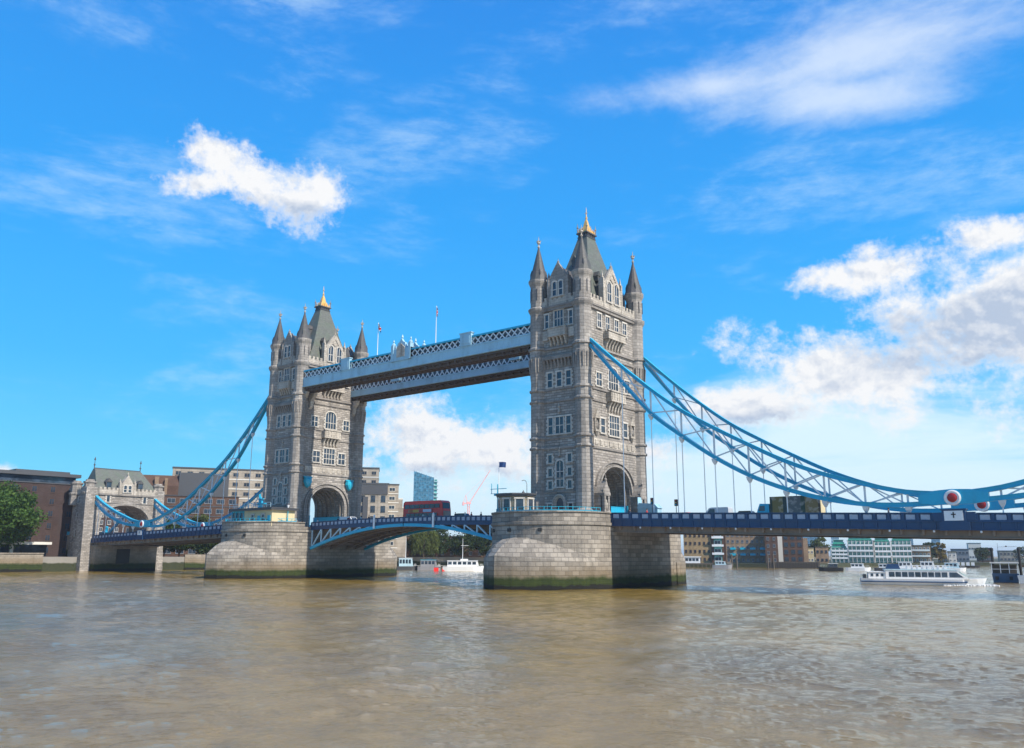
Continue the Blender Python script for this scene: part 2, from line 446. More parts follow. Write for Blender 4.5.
def asphalt():
    t = MT('asphalt'); c = t.mix(t.noise(30, 3), (0.035, 0.035, 0.036), (0.07, 0.068, 0.066)); t.bump(t.noise(60, 2), 0.01)
    return t.done(c, 0.9)


M['asphalt'] = asphalt()


def ground_mat():
    t = MT('paved ground'); fl, z = t.flat()
    c = t.mix(t.noise(0.2, 5), (0.16, 0.15, 0.13), (0.27, 0.25, 0.22))
    zn = t.math('ADD', z, t.math('MULTIPLY', t.math('SUBTRACT', t.noise(0.4, 4), 0.5), 1.0))
    c = t.mix(t.ramp(zn, 2.2, 2.7, 1.0, 0.0), c, t.mix(t.noise(1.5, 4), (0.010, 0.016, 0.006), (0.05, 0.055, 0.02)))
    t.bump(t.noise(2, 5), 0.06)
    return t.done(c, 0.9)


M['ground'] = ground_mat()


def water_mat():
    t = MT('silty river water')
    nA = t.noise(0.022, 5, 0.6, t.map((1, 1.6, 1)), 0.6)
    nB = t.noise(0.5, 5, 0.6)
    col = t.mix(t.ramp(nA, 0.30, 0.72), (0.185, 0.118, 0.020), (0.340, 0.214, 0.036))
    col = t.mix(t.ramp(nB, 0.3, 0.75, 0, 0.35), col, (0.11, 0.072, 0.018))
    gust = t.ramp(t.noise(0.045, 4, 0.6), 0.35, 0.7, 0.45, 1.35)
    h = t.math('MULTIPLY', gust, t.math('ADD', t.math('MULTIPLY', t.noise(0.8, 7, 0.66, t.map((1, 1.25, 1)), 0.4), 1.0), t.math('MULTIPLY', t.noise(2.4, 8, 0.75, t.map((1, 1.2, 1)), 0.2), 0.75)))
    t.bump(h, 0.12, 1.0)
    t.b.inputs['IOR'].default_value = 3.3
    return t.done(col, 0.045, spec=0.5)


M['water'] = water_mat()


def foam_mat():
    t = MT('wake foam'); return t.done(t.mix(t.noise(1.5, 5), (0.35, 0.36, 0.36), (0.75, 0.76, 0.76)), 0.7)


M['foam'] = foam_mat()


# ------------------------------------------------------------------ river: one sheet to the horizon with real waves
def build_river():
    rng = np.random.default_rng(3)
    fwd = math.pi / 2 + YAW
    a_f = np.linspace(fwd - 0.72, fwd + 0.72, 560)
    a_b = np.linspace(fwd + 0.72, fwd - 0.72 + 2 * PI, 74)[1:-1]
    ang = np.concatenate([a_f, a_b])
    rad = [3.0]
    while rad[-1] < 420: rad.append(rad[-1] + max(0.13, rad[-1] * 0.0045))
    while rad[-1] < 15000: rad.append(rad[-1] * 1.10)
    rad = np.array(rad)
    nr, na = len(rad), len(ang)
    R, A = np.meshgrid(rad, ang, indexing='ij')
    X = CAM.x + R * np.cos(A); Y = CAM.y + R * np.sin(A)
    sp = np.gradient(rad)[:, None]
    lat = np.maximum(sp, np.where(np.abs(A - fwd) < 0.73, R * 0.00257, R * 0.08))
    Z = np.zeros_like(X)
    for k in range(84):
        lam = 0.45 * (13.0 / 0.45) ** rng.random()
        th = math.radians(200) + rng.normal(0, 0.75)
        kx, ky = math.cos(th) * 2 * PI / lam, math.sin(th) * 2 * PI / lam
        amp = 0.0034 * lam ** 0.76
        ph = rng.random() * 2 * PI
        wgt = np.clip(lam / (2.2 * lat) - 0.6, 0, 1)
        arg = kx * X + ky * Y + ph
        env = 0.55 + 0.45 * np.sin(X * 2 * PI / (lam * 6.3 + 8) + ph * 3) * np.sin(Y * 2 * PI / (lam * 7.1 + 9) + ph * 5)
        Z += amp * wgt * env * (np.sin(arg) + 0.25 * np.sin(2 * arg + 1.2))
    n = nr * na
    co = np.empty((n + 1, 3), np.float32)
    co[:n, 0] = X.ravel(); co[:n, 1] = Y.ravel(); co[:n, 2] = Z.ravel(); co[n] = (CAM.x, CAM.y, 0)
    i = np.arange(nr - 1)[:, None] * na; j = np.arange(na)[None, :]; j2 = (j + 1) % na
    q = np.stack([i + j, i + na + j, i + na + j2, i + j2], -1).reshape(-1, 4)
    tri = np.stack([np.full(na, n), np.arange(na), (np.arange(na) + 1) % na], -1)
    me = bpy.data.meshes.new('river'); me.vertices.add(n + 1); me.vertices.foreach_set('co', co.ravel())
    nl = len(q) * 4 + len(tri) * 3
    me.loops.add(nl); me.loops.foreach_set('vertex_index', np.concatenate([q.ravel(), tri.ravel()]).astype(np.int32))
    me.polygons.add(len(q) + len(tri))
    st = np.concatenate([np.arange(len(q)) * 4, len(q) * 4 + np.arange(len(tri)) * 3]).astype(np.int32)
    me.polygons.foreach_set('loop_start', st)
    me.update(calc_edges=True); me.validate()
    me.polygons.foreach_set('use_smooth', [True] * len(me.polygons))
    me.materials.append(M['water'])
    struct(link('river', me))


build_river()

# north bank and the far side of the bend: one piece of land with a river wall
bank = [(-136, -900), (-136, 62), (-139, 130), (-122, 188), (-96, 219), (-96, 6000), (-6000, 6000), (-6000, -900)]
struct(MB().prism(bank, -4, 4.2).build('embankment', M['ground']))
far = [(-95.9, 219), (-62, 234), (-25, 247), (-14, 290), (-10, 346), (6, 372), (14, 400), (22, 432), (60, 452), (140, 470), (320, 480), (900, 700), (2500, 4000), (-95.9, 6000)]
struct(MB().prism(far, -4, 1.7).build('far_bank', M['ground']))
# river wall parapet along the north bank, left of the bridge and beyond it
w = MB()
w.box(-136.6, -135.7, -400, -22.5, -3, 5.1)
w.box(-136.9, -135.4, -400, -22.5, 5.1, 5.35)
tag(w.build('river_wall', M['quay'], off=(-136, -200, 0), loc=(-136, -200, 0)), 'stone river wall with green weed foot along the far left bank', 'wall')
w = MB()
w.box(-136.6, -135.7, 22.5, 62, -3, 5.0)
tag(w.build('river_wall', M['quay'], off=(-136, 40, 0), loc=(-136, 40, 0)), 'dark river wall on the left bank seen behind the left bridge pier', 'wall')

# ------------------------------------------------------------------ bridge: shared profiles
D = 41.15


def zp(x):
    """top of the roadway parapet above the water"""
    x = abs(x)
    if x < 30.5: return 13.05 - 0.5 * (x / 30.5) ** 2
    if x < 52: return 12.45
    return 12.45 - (x - 52) * 0.0272


# river piers
def build_pier(label):
    # local: x along the bridge, y across it, z from the water; nose at both ends
    zb = 0.0
    t = thing('river_pier', label, 'bridge pier', (0, 0, 0), 0, 'river piers carrying the bridge towers')
    R = 10.65

    def ring(r, yo, z, n=20):
        a = [(r * math.cos(PI + PI * i / n), -yo + r * math.sin(PI + PI * i / n), z) for i in range(n + 1)]
        b = [(r * math.cos(PI * i / n), yo + r * math.sin(PI * i / n), z) for i in range(n + 1)]
        return a + b
    body = MB()
    body.ring_loft([ring(R + .1, 12, -4), ring(R + .05, 12, 6), ring(R, 12, 10.2), ring(R + .22, 12, 10.28), ring(R + .22, 12, 10.7), ring(R + .02, 12, 10.78), ring(R + .02, 12, 11.45)])
    body.build('pier_body', M['pier'], t)
    for k in (-1, 1):
        n = 20; par = MB()
        for rr in ((R + .02, R - .55, 11.45, 12.25), (R + .2, R - .7, 12.25, 12.5)):
            o = [(k * rr[0] * math.cos(PI + PI * i / n), k * (-12 + rr[0] * math.sin(PI + PI * i / n))) for i in range(n + 1)]
            i_ = [(k * rr[1] * math.cos(PI + PI * i / n), k * (-12 + rr[1] * math.sin(PI + PI * i / n))) for i in range(n + 1)]
            o = [(k * rr[0], k * -10.2)][::-1] and [(o[0][0], k * -10.15)] + o + [(o[-1][0], k * -10.15)]
            i_ = [(i_[0][0], k * -10.15)] + i_ + [(i_[-1][0], k * -10.15)]
            for a in range(len(o) - 1):
                par.prism([o[a], o[a + 1], i_[a + 1], i_[a]], rr[2], rr[3])
        par.build('parapet', M['pier'], t)
    for k in (-1, 1):
        # starling: blunt pointed cutwater with a sloping back that climbs the rounded pier end
        out = [(-10.8, 12.5), (-10.7, 14.8), (-10.0, 17.3), (-8.8, 19.8), (-7.1, 22.2), (-4.9, 24.6), (-2.5, 26.6), (0, 27.9), (2.5, 26.6), (4.9, 24.6), (7.1, 22.2), (8.8, 19.8), (10.0, 17.3), (10.7, 14.8), (10.8, 12.5)]
        n = len(out); st = MB(); rings = []
        edge_z = []
        for i, (x, y) in enumerate(out):
            f = 1 - abs(i - (n - 1) / 2) / ((n - 1) / 2); edge_z.append(4.1 + 1.2 * f ** 1.3)
        rings.append([(x * 1.01, -k * y, -4) for x, y in out])
        rings.append([(x, -k * (y), ez) for (x, y), ez in zip(out, edge_z)])
        for s in (0.25, 0.5, 0.75, 1.0):
            r = []
            for i, (x, y) in enumerate(out):
                th = PI + PI * i / (n - 1); f = 1 - abs(i - (n - 1) / 2) / ((n - 1) / 2)
                ix, iy = (R - .1) * math.cos(th), 12 - (R - .1) * math.sin(th)
                iz = 4.15 + 4.05 * min(1, f * 1.15) ** 0.8
                bul = math.sin(s * PI) * 0.55 * f
                r.append((x + (ix - x) * s, -k * (y + (iy - y) * s), edge_z[i] + (iz - edge_z[i]) * s + bul))
            rings.append(r)
        vs = [v for r in rings for v in r]; fs = []
        for a in range(len(rings) - 1):
            for i in range(n - 1): fs.append((a * n + i, a * n + i + 1, (a + 1) * n + i + 1, (a + 1) * n + i))
        st.add(vs, fs)
        st.build('starling', M['pier'], t)
    for (x, y, a) in ((-6.2, -20.75, 0.55), (-1.2, -22.72, .1), (4.5, -21.75, -.4)):
        for k in (1, -1):
            d = MB().box(-.3, .3, -.12, .12, -.28, .28).build('drain_opening', M['black'], t, (x * k, y * k, 9.4), -a)
    return t


pierS = build_pier('weathered granite river pier under the nearer right tower')
pierS.location = (D, 0, 0)
pierN = dup(pierS, (-D, 0, 0), PI, 'weathered granite river pier under the farther left tower')
# small brick abutting plinths where the tower stands are covered by the pier top


# ------------------------------------------------------------------ towers
def window_meshes(w, h, lights, rows, arch=False, quoin=True, depth=.16):
    """surround with mullions, drawn facing -y with its foot at z=0; and its glass"""
    s = MB(); fw = 0.24
    x0, x1 = -w / 2, w / 2
    hh = h - (w * 0.35 if arch else 0)
    # jambs
    for sx in (-1, 1):
        s.box(sx * (x1), sx * (x1 + fw), -depth, .06, 0, hh)
        if quoin:
            k = 0; z = 0.0
            while z + .35 < hh:
                if k % 2 == 0: s.box(sx * (x1 + fw), sx * (x1 + fw + .26), -depth + .03, .06, z, z + .38)
                z += .38; k += 1
    s.box(x0 - fw - .12, x1 + fw + .12, -depth - .12, .06, -.26, 0)
    if arch:
        n = 8; pts = []
        for i in range(n + 1):
            u = i / n; a = PI * u
            pts.append((-math.cos(a) * w / 2, hh + math.sin(a) ** .85 * w * .42))
        for i in range(n):
            (xa, za), (xb, zb) = pts[i], pts[i + 1]
            sc = 1 + 2 * fw / w
            s.slab([(xa, za), (xb, zb), (xb * sc, hh + (zb - hh) * sc + .1), (xa * sc, hh + (za - hh) * sc + .1)], -depth, .06)
    else:
        s.box(x0 - fw - .08, x1 + fw + .08, -depth - .05, .06, h, h + .28)
    for i in range(1, lights):
        x = x0 + w * i / lights
        s.box(x - .075, x + .075, -depth + .05, .06, 0, hh + (w * .3 if arch else (h - hh)))
    for j in range(1, rows):
        z = hh * j / rows
        s.box(x0, x1, -depth + .06, .06, z - .07, z + .07)
    g = MB()
    if arch: g.slab([(x0, 0), (x1, 0)] + [(x, z) for x, z in reversed(pts)], -.05, .05)
    else: g.box(x0, x1, -.05, .05, 0, h)
    return s.mesh('window', M['surround']), g.mesh('pane', M['glass'])


_wc = {}


def put_window(t, face, u, z, w, h, lights=2, rows=2, arch=False, quoin=True):
    key = (w, h, lights, rows, arch, quoin)
    if key not in _wc: _wc[key] = window_meshes(*key)
    s, g = _wc[key]
    o, rz = face_at(face, u)
    a = link('window', s, t, (o[0], o[1], z), rz)
    link('pane', g, a)


HX, HY = 5.4, 9.7


def face_at(face, u, out=0.0):
    """point on a tower face: W faces -y, S faces +x, E faces +y, N faces -x; u runs left to right seen from outside"""
    if face == 'W': return (u, -HY - out), 0.0
    if face == 'S': return (HX + out, u), PI / 2
    if face == 'E': return (-u, HY + out), PI
    return (-HX - out, -u), -PI / 2


def arch_pts(hw, zs, rise, n=14, z0=None):
    """left foot over the crown to the right foot; slightly pointed"""
    return [(-hw * math.cos(PI * i / n), zs + rise * math.sin(PI * i / n) ** 0.9) for i in range(n + 1)]


def build_tower(label):
    t = thing('bridge_tower', label, 'tower', (D, 0, 0), 0, 'twin stone towers of the bridge')
    # shaft with the road arch running through along x
    sh = MB()
    ap = arch_pts(5.2, 16.3, 4.8)
    poly = [(-HY, 11.3), (-HY, 24.4), (HY, 24.4), (HY, 11.3), (5.2, 11.3)] + ap[::-1] + [(-5.2, 11.3)]
    sh.slabx(poly, -HX, HX)
    sh.box(-HX, HX, -HY, HY, 24.4, 51.6)
    sh.build('shaft', M['granite'], t)
    # string courses between the turrets
    b = MB()

    def belt(z0, z1, out):
        for sy in (-1, 1):
            b.box(-4.6, 4.6, sy * HY, sy * (HY + out), z0, z1)
        for sx in (-1, 1):
            b.box(sx * HX, sx * (HX + out), -8.3, 8.3, z0, z1)
    for z0, z1, o in ((24.15, 24.55, .22), (26.0, 26.3, .16), (32.8, 33.15, .2), (34.95, 35.3, .22), (41.3, 41.65, .25), (42.7, 43.1, .35), (50.2, 50.75, .42), (50.75, 51.1, .6)):
        belt(z0, z1, o)
    for sy in (-1, 1):
        b.box(-4.6, 4.6, sy * HY, sy * (HY + .3), 12.4, 13.0)
        b.box(-3.6, 3.6, sy * HY, sy * (HY + .18), 16.35, 16.62)
        b.box(-3.6, 3.6, sy * HY, sy * (HY + .15), 18.7, 18.95)
    b.build('string_course', M['band'], t)
    # crenellated parapet
    p = MB()
    for sy in (-1, 1):
        p.box(-4.3, 4.3, sy * (HY + .05), sy * (HY + .4), 51.1, 52.2)
        x = -3.9
        while x < 4: p.box(x - .3, x + .3, sy * (HY + .05), sy * (HY + .4), 52.2, 52.85); x += 1.1
    for sx in (-1, 1):
        p.box(sx * (HX + .05), sx * (HX + .4), -8.1, 8.1, 51.1, 52.2)
        y = -7.6
        while y < 8: p.box(sx * (HX + .05), sx * (HX + .4), y - .33, y + .33, 52.2, 52.9); y += 1.17
    p.build('parapet', M['portland'], t)
    # four corner turrets
    for sx in (-1, 1):
        for sy in (-1, 1):
            tc_, ty_ = sx * 5.0, sy * 9.26
            tr = MB()
            prof = [(1.95, 11.2), (1.95, 13.0), (1.6, 13.35)]
            for z in (24.2, 26.0, 32.8, 34.95): prof += [(1.55, z - .12), (1.82, z), (1.82, z + .32), (1.55, z + .45)]
            prof += [(1.55, 37.0), (1.60, 37.2), (1.72, 38.6), (1.80, 41.0), (1.86, 41.3), (1.86, 41.6), (1.72, 41.8), (1.74, 42.7), (2.0, 42.85), (2.0, 43.2), (1.64, 43.5),
                     (1.64, 49.9), (1.85, 50.3), (2.05, 50.7), (2.05, 51.05), (1.6, 51.3), (1.6, 55.4), (1.82, 55.9), (2.0, 56.3), (2.0, 56.75), (1.5, 56.8)]
            tr.lathe(tc_, ty_, prof, 12, rot=PI / 12)
            a = tr.build('turret', M['turret'], t)
            s = MB(); s.lathe(tc_, ty_, [(1.86, 56.76), (1.72, 57.2), (1.25, 59.0), (.72, 61.2), (.2, 63.3), (.14, 63.7)], 12, rot=PI / 12)
            for k in range(4):
                an = PI / 4 + k * PI / 2; cx, cy = tc_ + 1.35 * math.cos(an), ty_ + 1.35 * math.sin(an)
                s.lathe(cx, cy, [(.32, 57.2), (.32, 58.1), (.02, 59.0)], 4, rot=an)
            s.build('spire', M['slate_dark'], a)
            f = MB(); f.lathe(tc_, ty_, [(.16, 63.6), (.3, 63.8), (.12, 64.0), (.1, 64.3), (.34, 64.5), (.34, 64.65), (.1, 64.85), (.07, 65.5), (.02, 66.0)], 8)
            f.bar((tc_ - .5, ty_, 64.95), (tc_ + .5, ty_, 64.95), .16); f.bar((tc_, ty_ - .5, 64.95), (tc_, ty_ + .5, 64.95), .16)
            f.build('finial', M['portland'], a)
            sl = MB()
            for k in range(8):
                an = k * PI / 4 + PI / 8
                px, py = tc_ + 1.58 * math.cos(an), ty_ + 1.58 * math.sin(an)
                dx, dy = -math.sin(an) * .16, math.cos(an) * .16; ox, oy = math.cos(an) * .04, math.sin(an) * .04
                for z0, z1 in ((52.6, 54.9),):
                    sl.bar((px + ox, py + oy, z0), (px + ox, py + oy, z1), .16, .10)
            sl.build('slit', M['darkgrey'], a)
            pn = MB()
            for k in range(8):
                an = k * PI / 4 + PI / 8
                if math.cos(an) * sx < -0.3 and math.sin(an) * sy < -0.3: continue
                px, py = tc_ + 1.66 * math.cos(an), ty_ + 1.66 * math.sin(an)
                for dd in (-.28, .28):
                    qx, qy = px - math.sin(an) * dd, py + math.cos(an) * dd
                    pn.bar((qx, qy, 38.6), (qx * 1.0 + math.cos(an) * .16, qy + math.sin(an) * .16, 41.2), .2, .25)
            pn.build('panel_tracery', M['band'], a)
    # faces east/west: tall stair windows
    for F in ('W', 'E'):
        put_window(t, F, 0, 17.3, 1.5, 4.6, 2, 3, True)
        for u in (-2.15, 2.15):
            for z, h in ((17.0, 1.35), (19.25, 1.35), (21.7, 1.4)): put_window(t, F, u, z, .8, h, 1, 1, False, True)
            put_window(t, F, u * 1.05, 13.2, .8, 1.1, 1, 1, False, False)
        for u, w_, l in ((-2.0, .95, 1), (0, 1.7, 2), (2.0, .95, 1)): put_window(t, F, u, 26.9, w_, 3.0, l, 2, False, True)
        for u in (-2.1, 0, 2.1): put_window(t, F, u, 35.6, 1.0, 2.7, 1, 2, False, True)
        put_window(t, F, 0, 47.0, 1.9, 3.0, 3, 2, False, False)
        for u in (-2.75, 2.75): put_window(t, F, u, 47.0, .7, 2.6, 1, 2, False, False)
        o, rz = face_at(F, 0)
        d = MB()   # doorway
        for i, (hw, dep) in enumerate(((1.55, .5), (1.3, .36), (1.05, .22))):
            a1 = arch_pts(hw, 14.1, 1.9 - .2 * i, 10); a2 = arch_pts(hw - .27, 14.1, 1.66 - .2 * i, 10)
            for k in range(10): d.slab([a1[k], a1[k + 1], a2[k + 1], a2[k]], -dep, .05)
            for sx in (-1, 1): d.box(sx * hw, sx * (hw - .27), -dep, .05, 12.4, 14.1)
        dd = d.build('doorway', M['portland'], t, (*o, 0), rz)
        g = MB(); g.slab([(-.95, 12.4), (.95, 12.4)] + arch_pts(.95, 14.1, 1.2, 10)[::-1], -.08, .05); g.build('door', M['darkgrey'], dd)
        # finials over the window groups, blind arcading, corbels and the balcony
        for z in (23.0, 31.0):
            k = MB(); k.lathe(0, -.22, [(.3, z - .2), (.12, z + .3), (.1, z + .7), (.26, z + .85), (.1, z + 1.0), (.02, z + 1.6)], 6)
            k.build('carved_finial', M['portland'], t, (*o, 0), rz)
        cb = MB()
        cb.box(-3.5, 3.5, -.75, .05, 40.7, 41.3)
        for i in range(9):
            x = -3.2 + i * .8
            cb.slabx([(-.7, 40.7), (.05, 40.7), (.05, 39.1), (-.15, 39.2), (-.35, 39.9)], x - .17, x + .17)
        cb.build('corbel_table', M['band'], t, (*o, 0), rz)
        bal = MB()
        bal.box(-2.1, 2.1, -1.1, .05, 44.9, 45.15); bal.box(-2.0, 2.0, -1.0, -.8, 45.15, 46.5); bal.box(-2.1, 2.1, -1.1, -.7, 46.5, 46.7)
        for sx in (-1, 1): bal.box(sx * 1.8, sx * 2.0, -.8, .05, 45.15, 46.5)
        bal.box(-3.6, -2.3, -.3, .05, 44.6, 46.4); bal.box(2.3, 3.6, -.3, .05, 44.6, 46.4)
        for i in range(5):
            x = -1.7 + i * .85
            bal.slabx([(-1.0, 44.9), (.05, 44.9), (.05, 43.3), (-.3, 43.5), (-.55, 44.2)], x - .16, x + .16)
        bal.build('balcony', M['portland'], t, (*o, 0), rz)
        # gabled dormer
        gb = MB()
        gb.slab([(-2.0, 51.2), (2.0, 51.2), (2.0, 56.6), (1.5, 57.0), (0, 59.2), (-1.5, 57.0), (-2.0, 56.6)], -.3, .9)
        for sx in (-1, 1):
            gb.box(sx * 2.0, sx * 2.4, -.45, .6, 51.2, 56.6); gb.lathe(sx * 2.2, -.1, [(.3, 56.6), (.2, 57.1), (.02, 57.9)], 4, rot=PI / 4)
            gb.bar((sx * 2.0, -.1, 56.4), (0, -.1, 59.35), .5, .25)
        gb.lathe(0, -.1, [(.2, 59.2), (.26, 59.6), (.08, 59.8), (.02, 60.3)], 6)
        G = gb.build('gable', M['turret'], t, (*o, 0), rz)
        r = MB(); r.slab([(-2.2, 56.2), (0, 58.8), (2.2, 56.2), (1.9, 51.3), (-1.9, 51.3)], .9, 7.2)
        r.build('dormer_roof', M['slate_dark'], G)
        for u in (-.72, .72):
            for nm, me in zip(('window', 'pane'), window_meshes(.8, 2.7, 1, 2, True, False)):
                link(nm, me, G, (u, -.3, 52.9))
    # road faces
    for F in ('S', 'N'):
        o, rz = face_at(F, 0)
        ar = MB()
        for i, (hw, rise, dep) in enumerate(((6.9, 6.0, .45), (6.2, 5.6, .18), (5.7, 5.25, .42))):
            a1 = arch_pts(hw, 16.3, rise, 18); a2 = arch_pts(hw - .36, 16.3, rise - .30, 18)
            for k in range(18): ar.slab([a1[k], a1[k + 1], a2[k + 1], a2[k]], -dep, .05)
            for sx in (-1, 1): ar.box(sx * hw, sx * (hw - .36), -dep, .05, 11.4, 16.3)
        ar.build('arch_moulding', M['turret'], t, (*o, 0), rz)
        fr = MB()
        fr.box(-7.1, 7.1, -.2, .05, 24.55, 26.0)
        for i in range(9):
            x = -6.2 + i * 1.55; fr.box(x - .5, x + .5, -.32, -.2, 24.8, 25.75)
        fr.build('carved_frieze', M['portland'], t, (*o, 0), rz)
        put_window(t, F, 0, 27.0, 3.3, 3.7, 4, 3, False, True)
        for u in (-3.9, 3.9): put_window(t, F, u, 27.2, 1.3 if F == 'S' else 2.0, 2.6, 1 if F == 'S' else 2, 2, False, True)
        put_window(t, F, 0, 35.7, 3.2, 4.0, 4, 2, True, True)
        for u in (-4.9, 4.9): put_window(t, F, u, 35.8, 1.7, 2.4, 2, 2, False, True)
        for u in (-4.5, -1.55, 1.55, 4.5): put_window(t, F, u, 47.0, 1.2, 2.6, 2, 2, False, False)
        ba = MB()
        ba.box(-2.6, 2.6, -1.3, .05, 33.2, 33.5); ba.box(-2.5, 2.5, -1.2, -.95, 33.5, 35.0); ba.box(-2.65, 2.65, -1.35, -.85, 35.0, 35.3)
        for sx in (-1, 1): ba.box(sx * 2.3, sx * 2.5, -.95, .05, 33.5, 35.0)
        for i in range(6):
            x = -2.1 + i * .84; ba.box(x - .13, x + .13, -1.28, -1.2, 33.6, 34.9)
        for i in range(5):
            x = -2.0 + i * 1.0
            ba.slabx([(-1.2, 33.2), (.05, 33.2), (.05, 31.1), (-.35, 31.4), (-.6, 32.3)], x - .2, x + .2)
        ba.build('balcony', M['portland'], t, (*o, 0), rz)
        orl = MB()
        orl.box(-3.1, 3.1, -1.3, .05, 45.0, 45.25); orl.box(-3.0, 3.0, -1.2, -.95, 45.25, 46.5); orl.box(-3.15, 3.15, -1.35, -.85, 46.5, 46.8)
        for sx in (-1, 1): orl.box(sx * 2.8, sx * 3.0, -.95, .05, 45.25, 46.5)
        for i in range(6):
            x = -2.5 + i * 1.0
            orl.slabx([(-1.2, 45.0), (.05, 45.0), (.05, 43.2), (-.35, 43.4), (-.6, 44.2)], x - .2, x + .2)
        orl.build('balcony', M['portland'], t, (*o, 0), rz)
        if F == 'S':
            for sx in (-1, 1):
                n = MB()
                n.box(sx * 6.1 - .75, sx * 6.1 + .75, -.5, .05, 27.2, 27.6); n.lathe(sx * 6.1, -.25, [(.1, 26.3), (.5, 27.2)], 6)
                n.box(sx * 6.1 - .75, sx * 6.1 - .5, -.45, .05, 27.6, 29.6); n.box(sx * 6.1 + .5, sx * 6.1 + .75, -.45, .05, 27.6, 29.6)
                n.slab([(sx * 6.1 - .85, 29.6), (sx * 6.1 + .85, 29.6), (sx * 6.1 + .4, 30.5), (sx * 6.1, 31.4), (sx * 6.1 - .4, 30.5)], -.55, .05)
                N_ = n.build('niche', M['portland'], t, (*o, 0), rz)
                MB().box(sx * 6.1 - .5, sx * 6.1 + .5, -.1, .04, 27.6, 29.6).build('niche_back', M['black'], N_)
                s = MB(); s.lathe(sx * 6.1, -.28, [(.3, 27.6), (.26, 28.2), (.3, 28.7), (.12, 28.95), (.15, 29.15), (.05, 29.35)], 8)
                s.build('carved_figure', M['turret'], N_, smooth=True)
        # gable with two lancets and tracery
        gb = MB()
        gb.slab([(-3.0, 51.2), (3.0, 51.2), (3.0, 56.0), (2.3, 56.4), (1.0, 58.2), (0, 59.7), (-1.0, 58.2), (-2.3, 56.4), (-3.0, 56.0)], -.35, .9)
        for sx in (-1, 1):
            gb.box(sx * 3.0, sx * 3.4, -.5, .6, 51.2, 57.0); gb.lathe(sx * 3.2, -.1, [(.32, 57.0), (.2, 57.6), (.02, 58.6)], 4, rot=PI / 4)
            gb.bar((sx * 2.9, -.1, 55.9), (0, -.1, 59.8), .5, .28); gb.bar((sx * 2.5, -.42, 55.3), (0, -.42, 58.6), .2, .16); gb.bar((sx * .9, -.42, 57.3), (0, -.42, 56.7), .2, .14)
        gb.lathe(0, -.1, [(.2, 59.6), (.3, 60.1), (.08, 60.3), (.02, 61.0)], 6)
        G = gb.build('gable', M['portland'], t, (*o, 0), rz)
        r = MB(); r.slab([(-3.1, 55.6), (0, 58.8), (3.1, 55.6), (2.9, 51.3), (-2.9, 51.3)], .9, 4.2)
        r.build('dormer_roof', M['slate_dark'], G)
        for u in (-1.35, 1.35):
            for nm, me in zip(('window', 'pane'), window_meshes(1.35, 3.9, 2, 2, True, False)):
                link(nm, me, G, (u, -.35, 52.6))
    # vault ribs inside the road arch
    for i in range(6):
        rb = MB(); x = -4.4 + i * 1.76
        a1 = arch_pts(5.22, 16.3, 4.82, 14); a2 = arch_pts(4.9, 16.3, 4.45, 14)
        for k in range(14): rb.slabx([a1[k], a1[k + 1], a2[k + 1], a2[k]], x - .18, x + .18)
        for s in (-1, 1): rb.box(x - .18, x + .18, s * 4.9, s * 5.22, 11.4, 16.3)
        rb.build('vault_rib', M['band'], t)
    for s in (-1, 1): MB().box(-5.2, 5.2, s * 4.55, s * 4.75, 11.3, 14.4).build('side_panelling', M['chain_blue'], t)
    # steep main roof with a gilded crown
    r = MB(); rings = []
    for hx, hy, z in ((5.0, 8.6, 51.4), (4.4, 6.8, 53.0), (3.5, 5.0, 56.6), (2.5, 3.5, 60.8), (1.7, 2.35, 64.2), (1.05, 1.5, 67.0)):
        rings.append([(-hx, -hy, z), (hx, -hy, z), (hx, hy, z), (-hx, hy, z)])
    r.ring_loft(rings)
    RF = r.build('roof', M['slate'], t)
    pl = MB(); pl.box(-1.15, 1.15, -1.6, 1.6, 67.0, 67.2); pl.box(-1.0, 1.0, -1.42, 1.42, 67.2, 67.8); pl.box(-1.3, 1.3, -1.75, 1.75, 67.8, 68.05)
    for i in range(5): pl.box(.98, 1.16, -1.3 + i * .6, -1.1 + i * .6, 67.2, 67.8); pl.box(-1.16, -.98, -1.3 + i * .6, -1.1 + i * .6, 67.2, 67.8)
    for i in range(4): pl.box(-.85 + i * .5, -.65 + i * .5, -1.62, -1.40, 67.2, 67.8); pl.box(-.85 + i * .5, -.65 + i * .5, 1.40, 1.62, 67.2, 67.8)
    pl.build('roof_platform', M['darkgrey'], RF)
    g = MB()
    g.ring_loft([[(-hx, -hy, z), (hx, -hy, z), (hx, hy, z), (-hx, hy, z)] for hx, hy, z in ((.7, 1.0, 68.05), (.75, 1.05, 68.6), (.42, .6, 69.6), (.22, .3, 70.8), (.08, .08, 71.4))])
    for k in range(5):
        y = -1.2 + k * .6; g.slabx([(y - .26, 68.05), (y + .26, 68.05), (y, 69.1 + .5 * (k == 2))], .95, 1.05); g.slabx([(y - .26, 68.05), (y + .26, 68.05), (y, 69.1 + .5 * (k == 2))], -1.05, -.95)
    for k in range(3):
        x = -.65 + k * .65; g.slab([(x - .26, 68.05), (x + .26, 68.05), (x, 69.1)], -1.5, -1.4); g.slab([(x - .26, 68.05), (x + .26, 68.05), (x, 69.1)], 1.4, 1.5)
    g.lathe(0, 0, [(.1, 71.2), (.26, 71.6), (.1, 71.85), (.06, 73.2), (.02, 73.8)], 8)
    g.bar((-.3, 0, 72.6), (.3, 0, 72.6), .1)
    g.build('gilded_crown', M['gold'], RF)
    for sx in (-1, 1):
        for sy in (-1, 1):
            q = MB(); q.lathe(sx * 1.1, sy * 1.55, [(.14, 68.05), (.12, 69.0), (.24, 69.2), (.1, 69.4), (.03, 70.1)], 6); q.build('crown_finial', M['band'], RF)
